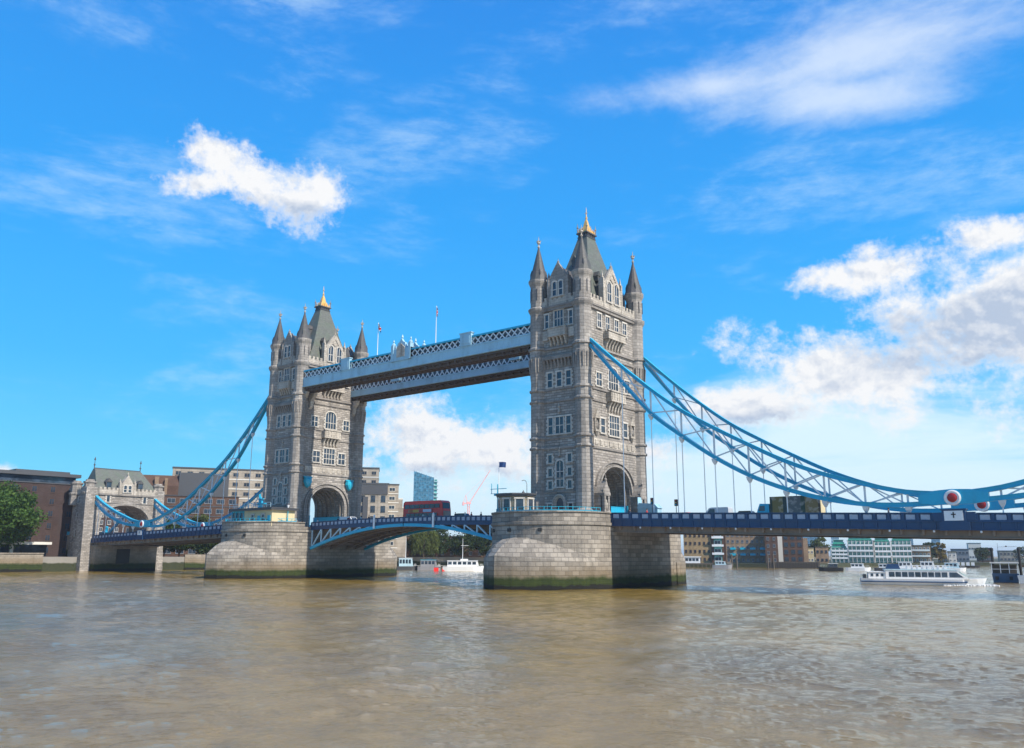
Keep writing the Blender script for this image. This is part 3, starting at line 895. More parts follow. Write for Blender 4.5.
    for sy in (-1, 1):
        for dx, z in ((0, 60.2),):
            q = MB(); yy = sy * 3.6
            q.box(-.55, .55, yy - .9, yy + .9, z, z + 1.1); q.slab([(-.7, z + 1.1), (.7, z + 1.1), (0, z + 2.2)], yy - 1.0, yy + 1.0); q.build('roof_lucarne', M['slate_dark'], RF)
    for sx in (-1, 1):
        for dy in (-2.2, 2.2):
            q = MB(); xx = sx * 3.3; z = 56.9
            q.box(xx - .9, xx + .9, dy - .5, dy + .5, z, z + 1.0); q.slabx([(dy - .65, z + 1.0), (dy + .65, z + 1.0), (dy, z + 2.0)], xx - 1.0, xx + 1.0); q.build('roof_lucarne', M['slate_dark'], RF)
    # chimneys beside the gables
    for sx in (-1, 1):
        c = MB(); c.box(sx * 3.3 - .4, sx * 3.3 + .4, 5.9, 6.7, 52, 57.4); c.box(sx * 3.3 - .5, sx * 3.3 + .5, 5.8, 6.8, 57.4, 57.7)
        c.build('chimney', M['band'], t)
    return t


towerS = build_tower('nearer tall grey stone tower on the right with gold crowned slate roof')
towerN = copy_tree(towerS)
towerN.location = (-D, 0, 0); towerN.rotation_euler = (0, 0, PI)
towerN['label'] = 'farther tall grey stone tower on the left with gold crowned slate roof'


# the turquoise shields over the road arch of the far tower
def shield(y, label):
    s = MB()
    s.ring_loft([[(-.12, -1.0, 1.0), (-.12, 1.0, 1.0), (-.12, 1.15, 0), (-.12, .6, -1.1), (-.12, 0, -1.5), (-.12, -.6, -1.1), (-.12, -1.15, 0)],
                 [(.5, -.8, .85), (.5, .8, .85), (.5, .9, 0), (.5, .45, -.9), (.5, 0, -1.2), (.5, -.45, -.9), (.5, -.9, 0)],
                 [(.8, -.3, .4), (.8, .3, .4), (.8, .35, 0), (.8, .2, -.4), (.8, 0, -.5), (.8, -.2, -.4), (.8, -.35, 0)]])
    s.bar((0, -1.2, 1.1), (0, 1.2, 1.1), .5, .3)
    s.box(-.5, -.1, -.3, .3, -.4, .5)
    return tag(s.build('shield', M['turquoise'], None, (-D + HX + .55, y, 22.2)), label, 'shield', 'turquoise shields beside the far road arch')


shield(-6.4, 'turquoise shield left of the road arch of the farther tower')
shield(6.4, 'turquoise shield right of the road arch of the farther tower')


# ------------------------------------------------------------------ high level walkways
def build_walkway(y0, y1, label, crest):
    x0, x1 = -D + HX - .2, D - HX + .2
    t = thing('high_walkway', label, 'footbridge', (0, 0, 43.6), 0, 'two high level walkways between the towers')
    OF = (0, 0, 43.6)
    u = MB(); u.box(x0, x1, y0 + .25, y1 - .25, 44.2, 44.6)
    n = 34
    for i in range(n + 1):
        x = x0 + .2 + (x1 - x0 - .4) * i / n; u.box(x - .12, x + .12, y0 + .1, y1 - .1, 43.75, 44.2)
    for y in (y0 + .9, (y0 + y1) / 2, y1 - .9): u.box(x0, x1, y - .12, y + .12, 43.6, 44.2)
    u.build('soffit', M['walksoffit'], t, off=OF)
    MB().box(x0, x1, y0 + .5, y1 - .5, 44.6, 48.2).build('gallery_wall', M['gallery'], t, off=OF)
    MB().ring_loft([[(x0, y0 + .35, 48.5), (x1, y0 + .35, 48.5), (x1, y1 - .35, 48.5), (x0, y1 - .35, 48.5)], [(x0, (y0 + y1) / 2 - .3, 49.0), (x1, (y0 + y1) / 2 - .3, 49.0), (x1, (y0 + y1) / 2 + .3, 49.0), (x0, (y0 + y1) / 2 + .3, 49.0)]]).build('walkway_roof', M['darkgrey'], t, off=OF)
    for y, s in ((y0, -1), (y1, 1)):
        b = MB()
        zt = 46.5 if crest else 45.9
        b.box(x0, x1, y - .15, y + .15, 44.9, zt); b.box(x0, x1, y - .28, y + .28, 44.6, 44.9); b.box(x0, x1, y - .25, y + .25, zt, zt + .25)
        b.build('plate_girder', M['walk_blue'], t, off=OF)
        MB().box(x0, x1, y - .22, y + .22, 48.35, 48.7).build('top_rail', M['turquoise' if False else 'chain_blue'], t, off=OF)
        la = MB(); n = 46; p = (x1 - x0) / n
        for i in range(n):
            xa, xb = x0 + i * p, x0 + (i + 1) * p
            la.bar((xa, y - .05 * s, zt + .25), (xb, y - .05 * s, 48.35), .10, .24); la.bar((xa, y + .05 * s, 48.35), (xb, y + .05 * s, zt + .25), .10, .24)
        la.build('lattice', M['strut'], t, off=OF)
        for x in (-19.2, 18):
            bx = MB(); bx.box(x - 1.5, x + 1.5, y - .4, y + .4, 46.75, 49.3); bx.box(x - 1.65, x + 1.65, y - .5, y + .5, 49.3, 49.5); bx.box(x - 1.1, x + 1.1, y - .46, y + .46, 47.2, 48.8)
            bx.build('pedestal_panel', M['walk_blue'], t, off=OF)
        if crest or s == 1:
            c = MB(); cx = -.8
            c.box(cx - 3.0, cx + 3.0, y - .4, y + .4, 46.4, 49.0)
            c.slab([(cx - 1.6, 49.0), (cx + 1.6, 49.0), (cx + 1.1, 50.3), (cx + .5, 50.6), (cx, 51.3), (cx - .5, 50.6), (cx - 1.1, 50.3)], y - .3, y + .3)
            for sx in (-1, 1):
                c.box(cx + sx * 2.3, cx + sx * 3.0, y - .5, y + .5, 46.4, 50.0); c.lathe(cx + sx * 2.65, y, [(.45, 50.0), (.45, 50.3), (.1, 50.7), (.22, 50.9), (.02, 51.4)], 8)
            c.lathe(cx, y, [(.1, 51.2), (.25, 51.6), (.05, 52.2)], 8)
            C_ = c.build('crest', M['walk_blue'], t, off=OF)
            MB().slab([(cx - 1.2, 47.2), (cx + 1.2, 47.2), (cx + 1.2, 49.2), (cx, 50.2), (cx - 1.2, 49.2)], y - .52, y + .52).build('carved_arms', M['portland'], C_, off=OF)
    # stone corbels that carry the walkway on both towers
    for s in (-1, 1):
        c = MB(); xx = s * (D - HX)
        for y in (y0 + .8, y1 - .8):
            c.slab([(xx, 43.6), (xx - s * 2.0, 43.6), (xx - s * 1.8, 43.0), (xx - s * .8, 41.9), (xx - s * .5, 40.4), (xx, 39.8)], y - .45, y + .45)
        c.build('corbel', M['portland'], t, off=OF)
    return t


build_walkway(-9.6, -5.6, 'upper walkway on the near side with a carved crest at mid span', True)
build_walkway(6.3, 10.3, 'upper walkway on the far side seen below the nearer one', False)


def flagpole(loc, h, label, flagmat, size, drape, name='flagpole', r=.07):
    t = thing(name, label, 'flagpole', loc)
    MB().lathe(0, 0, [(r * 1.3, 0), (r, h * .5), (r * .6, h - .2), (r * 1.6, h - .1), (.02, h + .12)], 8).build('pole', M['white'], t)
    f = MB(); n = 10; w, hh = size; P = []
    for side in (-1, 1):
        for j in range(5):
            for i in range(n + 1):
                u = i / n; v = j / 4
                x = w * u * (1 - drape * .6) + .08; y = .16 * math.sin(u * 8 + v * 1.2) * u + side * .012; z = h - .2 - hh * v - drape * w * .8 * u * u
                P.append((x, y, z))
    F = []
    N1 = 5 * (n + 1)
    for s in (0, 1):
        for j in range(4):
            for i in range(n): a = s * N1 + j * (n + 1) + i; F.append((a, a + 1, a + n + 2, a + n + 1))
    for i in range(n): F.append((i, i + 1, N1 + i + 1, N1 + i)); a = 4 * (n + 1) + i; F.append((a, a + 1, N1 + a + 1, N1 + a))
    for j in range(4): a = j * (n + 1) + n; F.append((a, a + n + 1, N1 + a + n + 1, N1 + a)); a = j * (n + 1); F.append((a, a + n + 1, N1 + a + n + 1, N1 + a))
    f.add(P, F)
    fo = f.build('flag', flagmat, t, rz=0)
    if drape > .7:
        for vi, m_ in ((0, 1),): pass
    return t


def flag_mat():
    t = MT('blue red white flag cloth'); sp = t.N.new('ShaderNodeSeparateXYZ'); t.L.new(t.tc.outputs['Generated'], sp.inputs[0])
    d1 = t.math('ABSOLUTE', t.math('SUBTRACT', sp.outputs[0], .5)); d2 = t.math('ABSOLUTE', t.math('SUBTRACT', sp.outputs[2], .5))
    cr = t.math('MINIMUM', d1, d2)
    c = t.mix(t.math('LESS_THAN', cr, .16), (0.012, 0.02, 0.12), (0.7, 0.7, 0.7)); c = t.mix(t.math('LESS_THAN', cr, .10), c, (0.45, 0.015, 0.02))
    return t.done(c, 0.8)


M['flag'] = flag_mat()
M['flag_blue'] = paint('dark blue flag cloth', (0.03, 0.08, 0.22), 0.8, 0.05)
flagpole((-9.4, -9.0, 48.4), 8.0, 'white pole with drooping red and blue flag on the walkway, left of the crest', M['flag'], (1.6, 1.3), .9)
flagpole((8.7, -9.0, 48.4), 8.6, 'white pole with narrow furled flag on the walkway, right of the crest', M['flag'], (.5, 1.9), .9)


# ------------------------------------------------------------------ suspension chains
def catmull(pts, n=4):
    out = []
    P = [pts[0]] + list(pts) + [pts[-1]]
    for k in range(1, len(P) - 2):
        for i in range(n):
            t = i / n; a, b, c, d = P[k - 1], P[k], P[k + 1], P[k + 2]
            out.append(tuple(.5 * ((2 * b[j]) + (-a[j] + c[j]) * t + (2 * a[j] - 5 * b[j] + 4 * c[j] - d[j]) * t * t + (-a[j] + 3 * b[j] - 3 * c[j] + d[j]) * t ** 3) for j in (0, 1)))
    out.append(tuple(pts[-1]))
    return out


LX = 104.5
X_N = [48.0, 54.3, 59.85, 65.4, 71.0, 76.6, 82.2, 87.8, 93.35, 98.9, 104.5]
Z_U = [43.4, 37.6, 32.9, 28.7, 25.3, 22.2, 19.3, 17.0, 15.3, 13.95, 13.45]
Z_L = [42.4, 34.9, 28.8, 24.5, 20.6, 17.45, 15.1, 13.45, 12.5, 12.25, 12.5]
XS = [104.5, 110.1, 115.7, 121.3, 126.9, 131.9, 137.0]
ZSU = [13.45, 14.05, 15.4, 16.9, 18.7, 20.7, 23.2]
ZSL = [12.5, 12.75, 13.4, 14.7, 16.5, 18.7, 22.0]


def build_chain(y, label):
    t = thing('suspension_chain', label, 'suspension chain', (LX, y, 11.0), 0, 'blue suspension chains of the side spans')
    OF = (LX, 0, 11.0)
    for nm, xs, zs in (('upper_chord', X_N, Z_U), ('lower_chord', X_N, Z_L), ('upper_chord', XS, ZSU), ('lower_chord', XS, ZSL)):
        pts = catmull(list(zip(xs, zs)))
        b = MB(); b.rail(pts, 0, .62, .46); b.rail([(x, z + .27) for x, z in pts], 0, .82, .10); b.rail([(x, z - .27) for x, z in pts], 0, .82, .10)
        b.build(nm, M['chain_blue'], t, off=OF)
    for xs, zu, zl in ((X_N, Z_U, Z_L), (XS, ZSU, ZSL)):
        for i in range(1, len(xs) - 1):
            b = MB(); b.bar((xs[i], 0, zl[i]), (xs[i], 0, zu[i]), .24, .24)
            b.ring_loft([[(xs[i] + a * r, a2 * r * .9, zl[i] + dz) for a, a2 in ((-1, -1), (1, -1), (1, 1), (-1, 1))] for r, dz in ((.42, -.25), (.34, -.7), (.12, -1.2))])
            b.build('strut', M['strut'], t, off=OF)
        for i in range(len(xs) - 1):
            if zu[i] - zl[i] < .6 and zu[i + 1] - zl[i + 1] < .6: continue
            for a, c in (((xs[i], zl[i]), (xs[i + 1], zu[i + 1])), ((xs[i], zu[i]), (xs[i + 1], zl[i + 1]))):
                if i == 0 and a[0] < 50 and xs is X_N and a[1] == zl[0]: pass
                MB().bar((a[0], 0, a[1]), (c[0], 0, c[1]), .18, .19).build('diagonal', M['strut'], t, off=OF)
    for xs, zl in ((X_N, Z_L), (XS, ZSL)):
        for i in range(1, len(xs) - 1):
            zb = zp(xs[i]) - 1.3
            if zl[i] - zb < .6: continue
            b = MB(); b.lathe(xs[i], 0, [(.13, zb), (.13, zb + .6), (.085, zb + .7), (.085, zl[i] - .9)], 6)
            b.build('hanger', M['white'], t, off=OF)
    # joint: blue casting with the white and red roundel on both faces
    j = MB(); j.slab([(LX - 4.2, 13.35), (LX - 2.2, 13.95), (LX, 14.1), (LX + 2.2, 14.0), (LX + 4.2, 13.5), (LX + 4.2, 12.4), (LX + 2, 12.1), (LX - 2, 12.1), (LX - 4.2, 12.3)], -.45, .45)
    J = j.build('joint_casting', M['chain_blue'], t, off=OF)
    for s in (-1, 1):
        d = MB(); n = 24
        d.ring_loft([[(LX + r * math.cos(2 * PI * i / n), s * yy, 12.95 + r * math.sin(2 * PI * i / n)) for i in range(n)] for r, yy in ((1.02, .44), (1.02, .62), (.85, .70), (.66, .64))])
        d.build('roundel', M['white'], J, off=OF)
        d = MB()
        d.ring_loft([[(LX + r * math.cos(2 * PI * i / n), s * yy, 12.95 + r * math.sin(2 * PI * i / n)) for i in range(n)] for r, yy in ((.6, .6), (.6, .72), (.4, .82), (.12, .86))])
        d.build('boss', M['deepred'], J, off=OF)
    return t


ch = build_chain(-9.5, 'blue suspension chain on the near side, right of the nearer tower')
c2 = dup(ch, (LX, 9.5, 11.0), 0, 'blue suspension chain on the far side, right of the nearer tower')
c3 = dup(ch, (-LX, -9.5, 11.5), PI, 'blue suspension chain on the near side, left of the farther tower')
c4 = dup(ch, (-LX, 9.5, 11.5), PI, 'blue suspension chain on the far side, left of the farther tower')


# ------------------------------------------------------------------ decks
def panel_mesh(w, h):
    s = MB(); s.box(-w / 2, w / 2, -.03, .03, 0, h)
    for x in (-w / 4, w / 4):
        s.bar((x - w / 5, -.05, .06), (x + w / 5, -.05, h - .06), .05, .07); s.bar((x - w / 5, -.05, h - .06), (x + w / 5, -.05, .06), .05, .07)
        s.bar((x - w / 5, .05, .06), (x + w / 5, .05, h - .06), .05, .07); s.bar((x - w / 5, .05, h - .06), (x + w / 5, .05, .06), .05, .07)
    return s


def parapet(t, xa, xb, y, pitch, pw, OF, zf=zp):
    n = max(1, round((xb - xa) / pitch)); p = (xb - xa) / n
    b = MB()
    xs = [xa + (xb - xa) * i / 24 for i in range(25)]
    b.rail([(x, zf(x) - .07) for x in xs], y, .34, .14); b.rail([(x, zf(x) - 1.02) for x in xs], y, .30, .16)
    b.rail([(x, zf(x) - .2) for x in xs], y, .14, .14)
    for i in range(n + 1):
        x = xa + i * p; b.box(x - .17, x + .17, y - .17, y + .17, zf(x) - 1.0, zf(x) - .1)
        if i < n:
            for xx in (x + p / 2 - pw / 2 - .06, x + p / 2 + pw / 2 + .06): b.box(xx - .06, xx + .06, y - .07, y + .07, zf(x) - 1.0, zf(x) - .2)
            xm = x + p / 2
            for sx in (-1, 1):
                e = xm + sx * (pw / 2 + .06); b.box(e, x if sx < 0 else x + p, y - .05, y + .05, zf(xm) - .96, zf(xm) - .22)
    b.build('parapet', M['navy'], t, off=OF)
    me = panel_mesh(pw, .66).mesh('parapet_panel', M['panel'])
    for i in range(n):
        x = xa + (i + .5) * p
        link('parapet_panel', me, t, (x - OF[0], y - OF[1], zf(x) - .93 - OF[2]))


def build_side_span(label):
    xa, xb = 51.9, 140.0
    OF = (96, 0, 8)
    t = thing('side_span', label, 'bridge deck', OF, 0, 'side spans of the bridge')
    xs = [xa + (xb - xa) * i / 24 for i in range(25)]
    for s in (-1, 1):
        y = s * 9.9
        g = MB()
        g.rail([(x, zp(x) - 1.65) for x in xs], y, .16, 1.06); g.rail([(x, zp(x) - 1.15) for x in xs], y, .5, .12); g.rail([(x, zp(x) - 2.2) for x in xs], y, .6, .12)
        x = xa + .3
        while x < xb: g.box(x - .06, x + .06, y - .2, y + .2, zp(x) - 2.15, zp(x) - 1.15); x += 1.85
        g.build('edge_girder', M['navy'], t, off=OF)
        g = MB(); g.rail([(x, zp(x) - 2.75) for x in xs], s * 9.0, .3, .95); g.rail([(x, zp(x) - 3.2) for x in xs], s * 9.0, .7, .10)
        g.build('main_girder', M['brownsteel'], t, off=OF)
        if s < 0 or True: parapet(t, xa, LX - 2.6, y, 1.85, 1.15, OF); parapet(t, LX + 2.6, xb - 7, y, 1.85, 1.15, OF)
        # white box with a dark cross under the roundel
        c = MB(); c.box(LX - 2.5, LX + 2.5, y - .28, y + .28, zp(LX) - 1.1, zp(LX) + .05); c.box(LX - 1.4, LX + 1.4, y - .5, y + .5, zp(LX) - 1.2, zp(LX) + .35)
        c.box(LX - 1.55, LX + 1.55, y - .6, y + .6, zp(LX) + .32, zp(LX) + .48); c.box(LX - 1.8, LX + 1.8, y - .5, y + .5, zp(LX) - 2.3, zp(LX) - 1.2)
        P_ = c.build('joint_pedestal', M['navy'], t, off=OF)
        w = MB(); w.box(LX - 1.12, LX + 1.12, y + s * .48, y + s * .56, zp(LX) - 1.05, zp(LX) + .22); w.build('white_panel', M['white'], P_, off=OF)
        w = MB(); w.box(LX - .07, LX + .07, y + s * .55, y + s * .60, zp(LX) - .7, zp(LX) + .05); w.box(LX - .28, LX + .28, y + s * .552, y + s * .602, zp(LX) - .32, zp(LX) - .18)
        w.build('cross_emblem', M['black'], P_, off=OF)
    f = MB(); rings = []
    for x in xs: z = zp(x) - 1.5; rings.append([(x, -9.8, z - .25), (x, 9.8, z - .25), (x, 9.8, z), (x, -9.8, z)])
    f.ring_loft(rings)
    for i in range(32):
        x = xa + 1.4 + i * 2.775
        if x < xb - .5: f.box(x - .14, x + .14, -9.7, 9.7, zp(x) - 2.9, zp(x) - 1.7)
    for y in (-6, -3, 0, 3, 6): f.rail([(x, zp(x) - 2.2) for x in xs], y, .2, .8)
    f.build('floor_beams', M['brownsteel'], t, off=OF)
    lm = MB().lathe(0, 0, [(.02, -.16), (.14, -.1), (.14, .1), (.06, .16)], 8).mesh('bulb', M['white'])
    x = 57.5
    while x < 134:
        link('bulb', lm, t, (x - 96, -10.05, zp(x) - 2.45 - 8)); x += 5.55
    return t


spanS = build_side_span('blue side span running right from the nearer tower out of the picture')
spanN = dup(spanS, (-96, 0, 8.42), PI, 'blue side span between the farther tower and the left gatehouse')


def zb_(x):
    return 11.35 - 4.75 * (abs(x) / 30.5) ** 2


def build_bascule(label):
    xa, xb = 0.15, 30.45
    OF = (15, 0, 8)
    t = thing('bascule_leaf', label, 'bridge deck', OF, 0, 'opening leaves of the bridge')
    xs = [xa + (xb - xa) * i / 16 for i in range(17)]
    for s in (-1, 1):
        y = s * 8.2
        g = MB(); g.rail([(x, zp(x) - 1.45) for x in xs], y, .3, .7); g.rail([(x, zp(x) - 1.1) for x in xs], y, .5, .12)
        g.build('edge_girder', M['navy'], t, off=OF)
        parapet(t, xa, xb, y, 1.32, .92, OF)
        a = MB(); a.rail([(x, zb_(x)) for x in xs], y, .55, .62)
        a.build('arched_girder', M['chain_blue'], t, off=OF)
        n = 9
        for i in range(n + 1):
            x = xa + .3 + (xb - xa - .6) * i / n; zt, zl = zp(x) - 1.75, zb_(x)
            if zt - zl < .7: continue
            MB().bar((x, y, zl), (x, y, zt), .28, .22).build('strut', M['pale_blue'], t, off=OF)
            x2 = xa + .3 + (xb - xa - .6) * (i - 1) / n
            if zp(x2) - 1.75 - zb_(x2) > .2:
                MB().bar((x, y, zl), (x2, y, zp(x2) - 1.75), .3, .24).build('diagonal', M['pale_blue'], t, off=OF)
        lp = MB(); xm = 8.8; lp.box(xm - .22, xm + .22, y + s * .3, y + s * .55, zb_(xm) - .2, zp(xm) + .1); lp.lathe(xm, y + s * .42, [(.2, zp(xm) + .1), (.24, zp(xm) + .4), (.03, zp(xm) + .7)], 6)
        lp.build('navigation_light', M['white'], t, off=OF)
    f = MB(); rings = []
    for x in xs: z = zp(x) - 1.35; rings.append([(x, -8.1, z - .3), (x, 8.1, z - .3), (x, 8.1, z), (x, -8.1, z)])
    f.ring_loft(rings)
    for y in (-5.2, -2.4, 2.4, 5.2):
        f.slab([(x, zp(x) - 1.6) for x in xs] + [(x, zb_(x) - .1) for x in reversed(xs)], y - .12, y + .12); f.rail([(x, zb_(x) - .1) for x in xs], y, .6, .12)
    for i in range(15):
        x = xa + 1 + i * 2.05; f.box(x - .12, x + .12, -8.0, 8.0, zb_(x) + .1, zb_(x) + .55)
    f.build('soffit_frames', M['brownsteel'], t, off=OF)
    return t


basS = build_bascule('right half of the opening roadway span with pale lattice below')
basN = dup(basS, (-15, 0, 8), PI, 'left half of the opening roadway span with pale lattice below')

# roadway over the whole bridge: strips with kerbs and markings
rd = MB(); xs = [-138 + i * 276 / 120 for i in range(121)]


def zr(x): return zp(x) - 1.22


rd.ring_loft([[(x, -4.0, zr(x) - .16), (x, 4.0, zr(x) - .16), (x, 4.0, zr(x)), (x, -4.0, zr(x))] for x in xs])
struct(rd.build('road', M['asphalt']))
pvm = MB()
for s in (-1, 1):
    for a, b in ((-138, -47), (-30.4, -.1), (.1, 30.4), (47, 138)):
        xx = [a + (b - a) * i / 24 for i in range(25)]; o = 7.9 if abs(a) < 35 and abs(b) < 35 else 9.2
        pvm.ring_loft([[(x, s * 4.02, zr(x) - .2), (x, s * o, zr(x) - .2), (x, s * o, zr(x) + .13), (x, s * 4.02, zr(x) + .13)] for x in xx])
struct(pvm.build('pavement', M['grey']))
mk = MB()
x = -130
while x < 130:
    mk.add([(x, -.07, zr(x) + .006), (x + 2, -.07, zr(x + 2) + .006), (x + 2, .07, zr(x + 2) + .006), (x, .07, zr(x) + .006)], [(0, 1, 2, 3)]); x += 5
struct(mk.build('road_marking', M['white']))

# ------------------------------------------------------------------ gatehouse on the far left end of the bridge
def build_gatehouse():
    OX = -134.0
    t = thing('gatehouse', 'stone gatehouse with green slate roof at the far left end of the bridge', 'gatehouse', (OX, 0, 0))
    s = MB()
    ap = arch_pts(7.6, 14.4, 5.6, 18)
    s.slabx([(-11.2, -3), (-11.2, 25.0), (11.2, 25.0), (11.2, -3), (7.6, -3)] + ap[::-1] + [(-7.6, -3)], -12, -.4)
    s.box(-12, -.45, -7.6, 7.6, -3, 7.4)
    for sy in (-1, 1):
        s.ring_loft([[(a * 1.0 + -.6 + (-1.9), sy * 11.2 + b * 2.9, -3) for a, b in ((-3, -.5), (3, -.5), (3, .9), (-3, .9))],
                     [(a * .62 - 2.2, sy * 11.0 + b * 1.8, 21.0) for a, b in ((-3, -1), (3, -1), (3, .9), (-3, .9))] if sy > 0 else [(a * .62 - 2.2, sy * 11.0 + b * 1.8, 21.0) for a, b in ((-3, -1), (3, -1), (3, .9), (-3, .9))],
                     [(a * .6 - 2.2, sy * 11.0 + b * 1.7, 25.2) for a, b in ((-3, -1), (3, -1), (3, .9), (-3, .9))]])
    s.build('walls', M['granite'], t)
    b = MB()
    for z0, z1, o in ((8.6, 9.0, .25), (20.6, 20.9, .2), (23.0, 23.5, .4)):
        b.box(-.4, -.4 + o, -9, 9, z0, z1); b.box(-11.5, -.6, -11.2 - o, -11.2, z0, z1)
    b.build('string_course', M['band'], t)
    p = MB(); p.box(-.6, -.15, -9, 9, 23.5, 24.6)
    y = -8.6
    while y < 9: p.box(-.6, -.15, y - .4, y + .4, 24.6, 25.4); y += 1.35
    p.box(-11.5, -.6, -11.5, -11.1, 23.5, 24.6)
    x = -11
    while x < -1: p.box(x - .4, x + .4, -11.5, -11.1, 24.6, 25.3); x += 1.35
    p.build('parapet', M['portland'], t)
    for sx, sy in ((-2.2, -11.1), (-2.2, 11.1), (-11, -11.1), (-11, 11.1)):
        tr = MB(); tr.lathe(sx, sy, [(1.75, 20), (1.75, 23.0), (2.0, 23.3), (2.0, 23.7), (1.6, 23.9), (1.6, 26.3), (1.9, 26.6), (1.9, 27.0), (1.3, 27.1), (1.2, 27.6)], 8, rot=PI / 8)
        tr.build('turret', M['turret'], t)
    ar = MB()
    for hw, rise, dep in ((8.9, 6.5, .25), (8.35, 6.1, .4)):
        a1 = arch_pts(hw, 14.4, rise, 20); a2 = arch_pts(hw - .5, 14.4, rise - .42, 20)
        for k in range(20): ar.slabx([a1[k], a1[k + 1], a2[k + 1], a2[k]], -.45, -.4 + dep)
        for sy in (-1, 1): ar.box(-.45, -.4 + dep, sy * hw, sy * (hw - .5), 9.5, 14.4)
    ar.build('arch_moulding', M['turret'], t)
    r = MB(); r.ring_loft([[(-11.0, -10.2, 24.6), (-1.2, -10.2, 24.6), (-1.2, 10.2, 24.6), (-11.0, 10.2, 24.6)],
                           [(-9.6, -9.2, 26.8), (-2.4, -9.2, 26.8), (-2.4, 9.2, 26.8), (-9.6, 9.2, 26.8)],
                           [(-6.9, -8.4, 31.4), (-5.7, -8.4, 31.4), (-5.7, 6.6, 31.4), (-6.9, 6.6, 31.4)]])
    R_ = r.build('roof', M['slate'], t)
    rc = MB(); rc.box(-6.45, -6.15, -8.4, 6.6, 31.4, 31.75)
    rc.build('ridge_crest', M['darkgrey'], R_)
    for y in (-8.4, 6.6):
        MB().lathe(-6.3, y, [(.16, 31.4), (.12, 32.4), (.35, 32.6), (.1, 32.9), (.07, 34.0), (.3, 34.2), (.02, 35.2)], 6).build('finial', M['darkgrey'], R_)
    for y in (-5.6, 4.6):
        d = MB(); d.box(-3.4, -1.3, y - .9, y + .9, 25.2, 27.2); d.slabx([(y - 1.1, 27.2), (y + 1.1, 27.2), (y, 28.3)], -3.6, -1.1)
        D_ = d.build('dormer', M['slate_dark'], R_); MB().box(-1.35, -1.22, y - .7, y + .7, 25.5, 27.0).build('pane', M['glass'], D_)
    g = MB(); g.slabx([(-2.4, 23.3), (2.0, 23.3), (2.0, 26.6), (1.6, 26.8), (-.2, 29.6), (-2.0, 26.8), (-2.4, 26.6)], -1.6, -.05)
    for y in (-2.6, 2.2): g.box(-1.0, .1, y - .3, y + .3, 23.3, 27.2); g.lathe(-.45, y, [(.3, 27.2), (.02, 28.3)], 4, rot=PI / 4)
    g.lathe(-.5, -.2, [(.2, 29.5), (.25, 29.9), (.02, 30.6)], 6)
    G = g.build('gable', M['portland'], t)
    for dy in (-.95, .55):
        for nm, me in zip(('window', 'pane'), window_meshes(.9, 2.0, 1, 2, True, False)): link(nm, me, G, (-.05, dy, 24.2), PI / 2)
    for y in (-5.9, 5.9):
        for nm, me in zip(('window', 'pane'), window_meshes(.9, 1.9, 1, 1, False, True)):
            o = link(nm, me, t if nm == 'window' else o, (-.4, y, 20.95 - .0) if nm == 'window' else (0, 0, 0), PI / 2 if nm == 'window' else 0)
    for x in (-4.2, -7.8):
        for z in (10.5, 15.5, 20.6):
            for nm, me in zip(('window', 'pane'), window_meshes(.8, 1.9, 1, 2, False, True)):
                o = link(nm, me, t if nm == 'window' else o, (x, -11.2, z) if nm == 'window' else (0, 0, 0), 0)
    # plinth that carries the end of the side span
    pl = MB(); pl.box(-.4, 3.0, -9.8, 9.8, -3, 7.6); pl.box(-.4, 3.4, -10.1, 10.1, 7.2, 7.6)
    pl.build('plinth', M['quay'], t)
    MB().box(2.95, 3.06, -3.2, 1.0, 2.2, 6.6).build('water_gate', M['black'], t)
    return t


build_gatehouse()
# back stay and approach viaduct to the left of the gatehouse
for y, lb in ((-9.5, 'blue back stay sloping down left of the gatehouse, nearer of the two'), (9.5, 'blue back stay sloping down left of the gatehouse, farther of the two')):
    b = MB(); b.bar((0, 0, 10.9), (19, 0, 21.5), .6, .8); b.box(-1.5, 1.0, -.7, .7, 9.8, 12.6); b.bar((-.2, 0, 12.6), (.6, 0, 14.2), .8)
    tag(b.build('back_stay', M['chain_blue'], None, (-165.5, y, 0)), lb, 'back stay', 'back stays behind the gatehouse')
v = thing('approach_viaduct', 'stone approach viaduct with a dark archway left of the gatehouse', 'viaduct', (-146, 0, 4))
b = MB(); ap = [(-4.0 * math.cos(PI * i / 10) - 9, 4.5 + 3.6 * math.sin(PI * i / 10)) for i in range(11)]
b.slab([(-80, 0), (-80, 6.6), (-.2, 6.6), (-.2, 0), (-5, 0)] + ap[::-1] + [(-13, 0)], -10.5, 10.5)
b.build('arched_wall', M['quay'], v)
b = MB(); b.box(-80, -.2, -10.9, -10.3, 6.6, 6.9); b.box(-80, -.2, 10.3, 10.9, 6.6, 6.9); b.build('coping', M['band'], v)
b = MB(); b.box(-80, -.2, -10.7, -10.5, 6.9, 7.9); b.build('railing', M['chain_blue'], v)

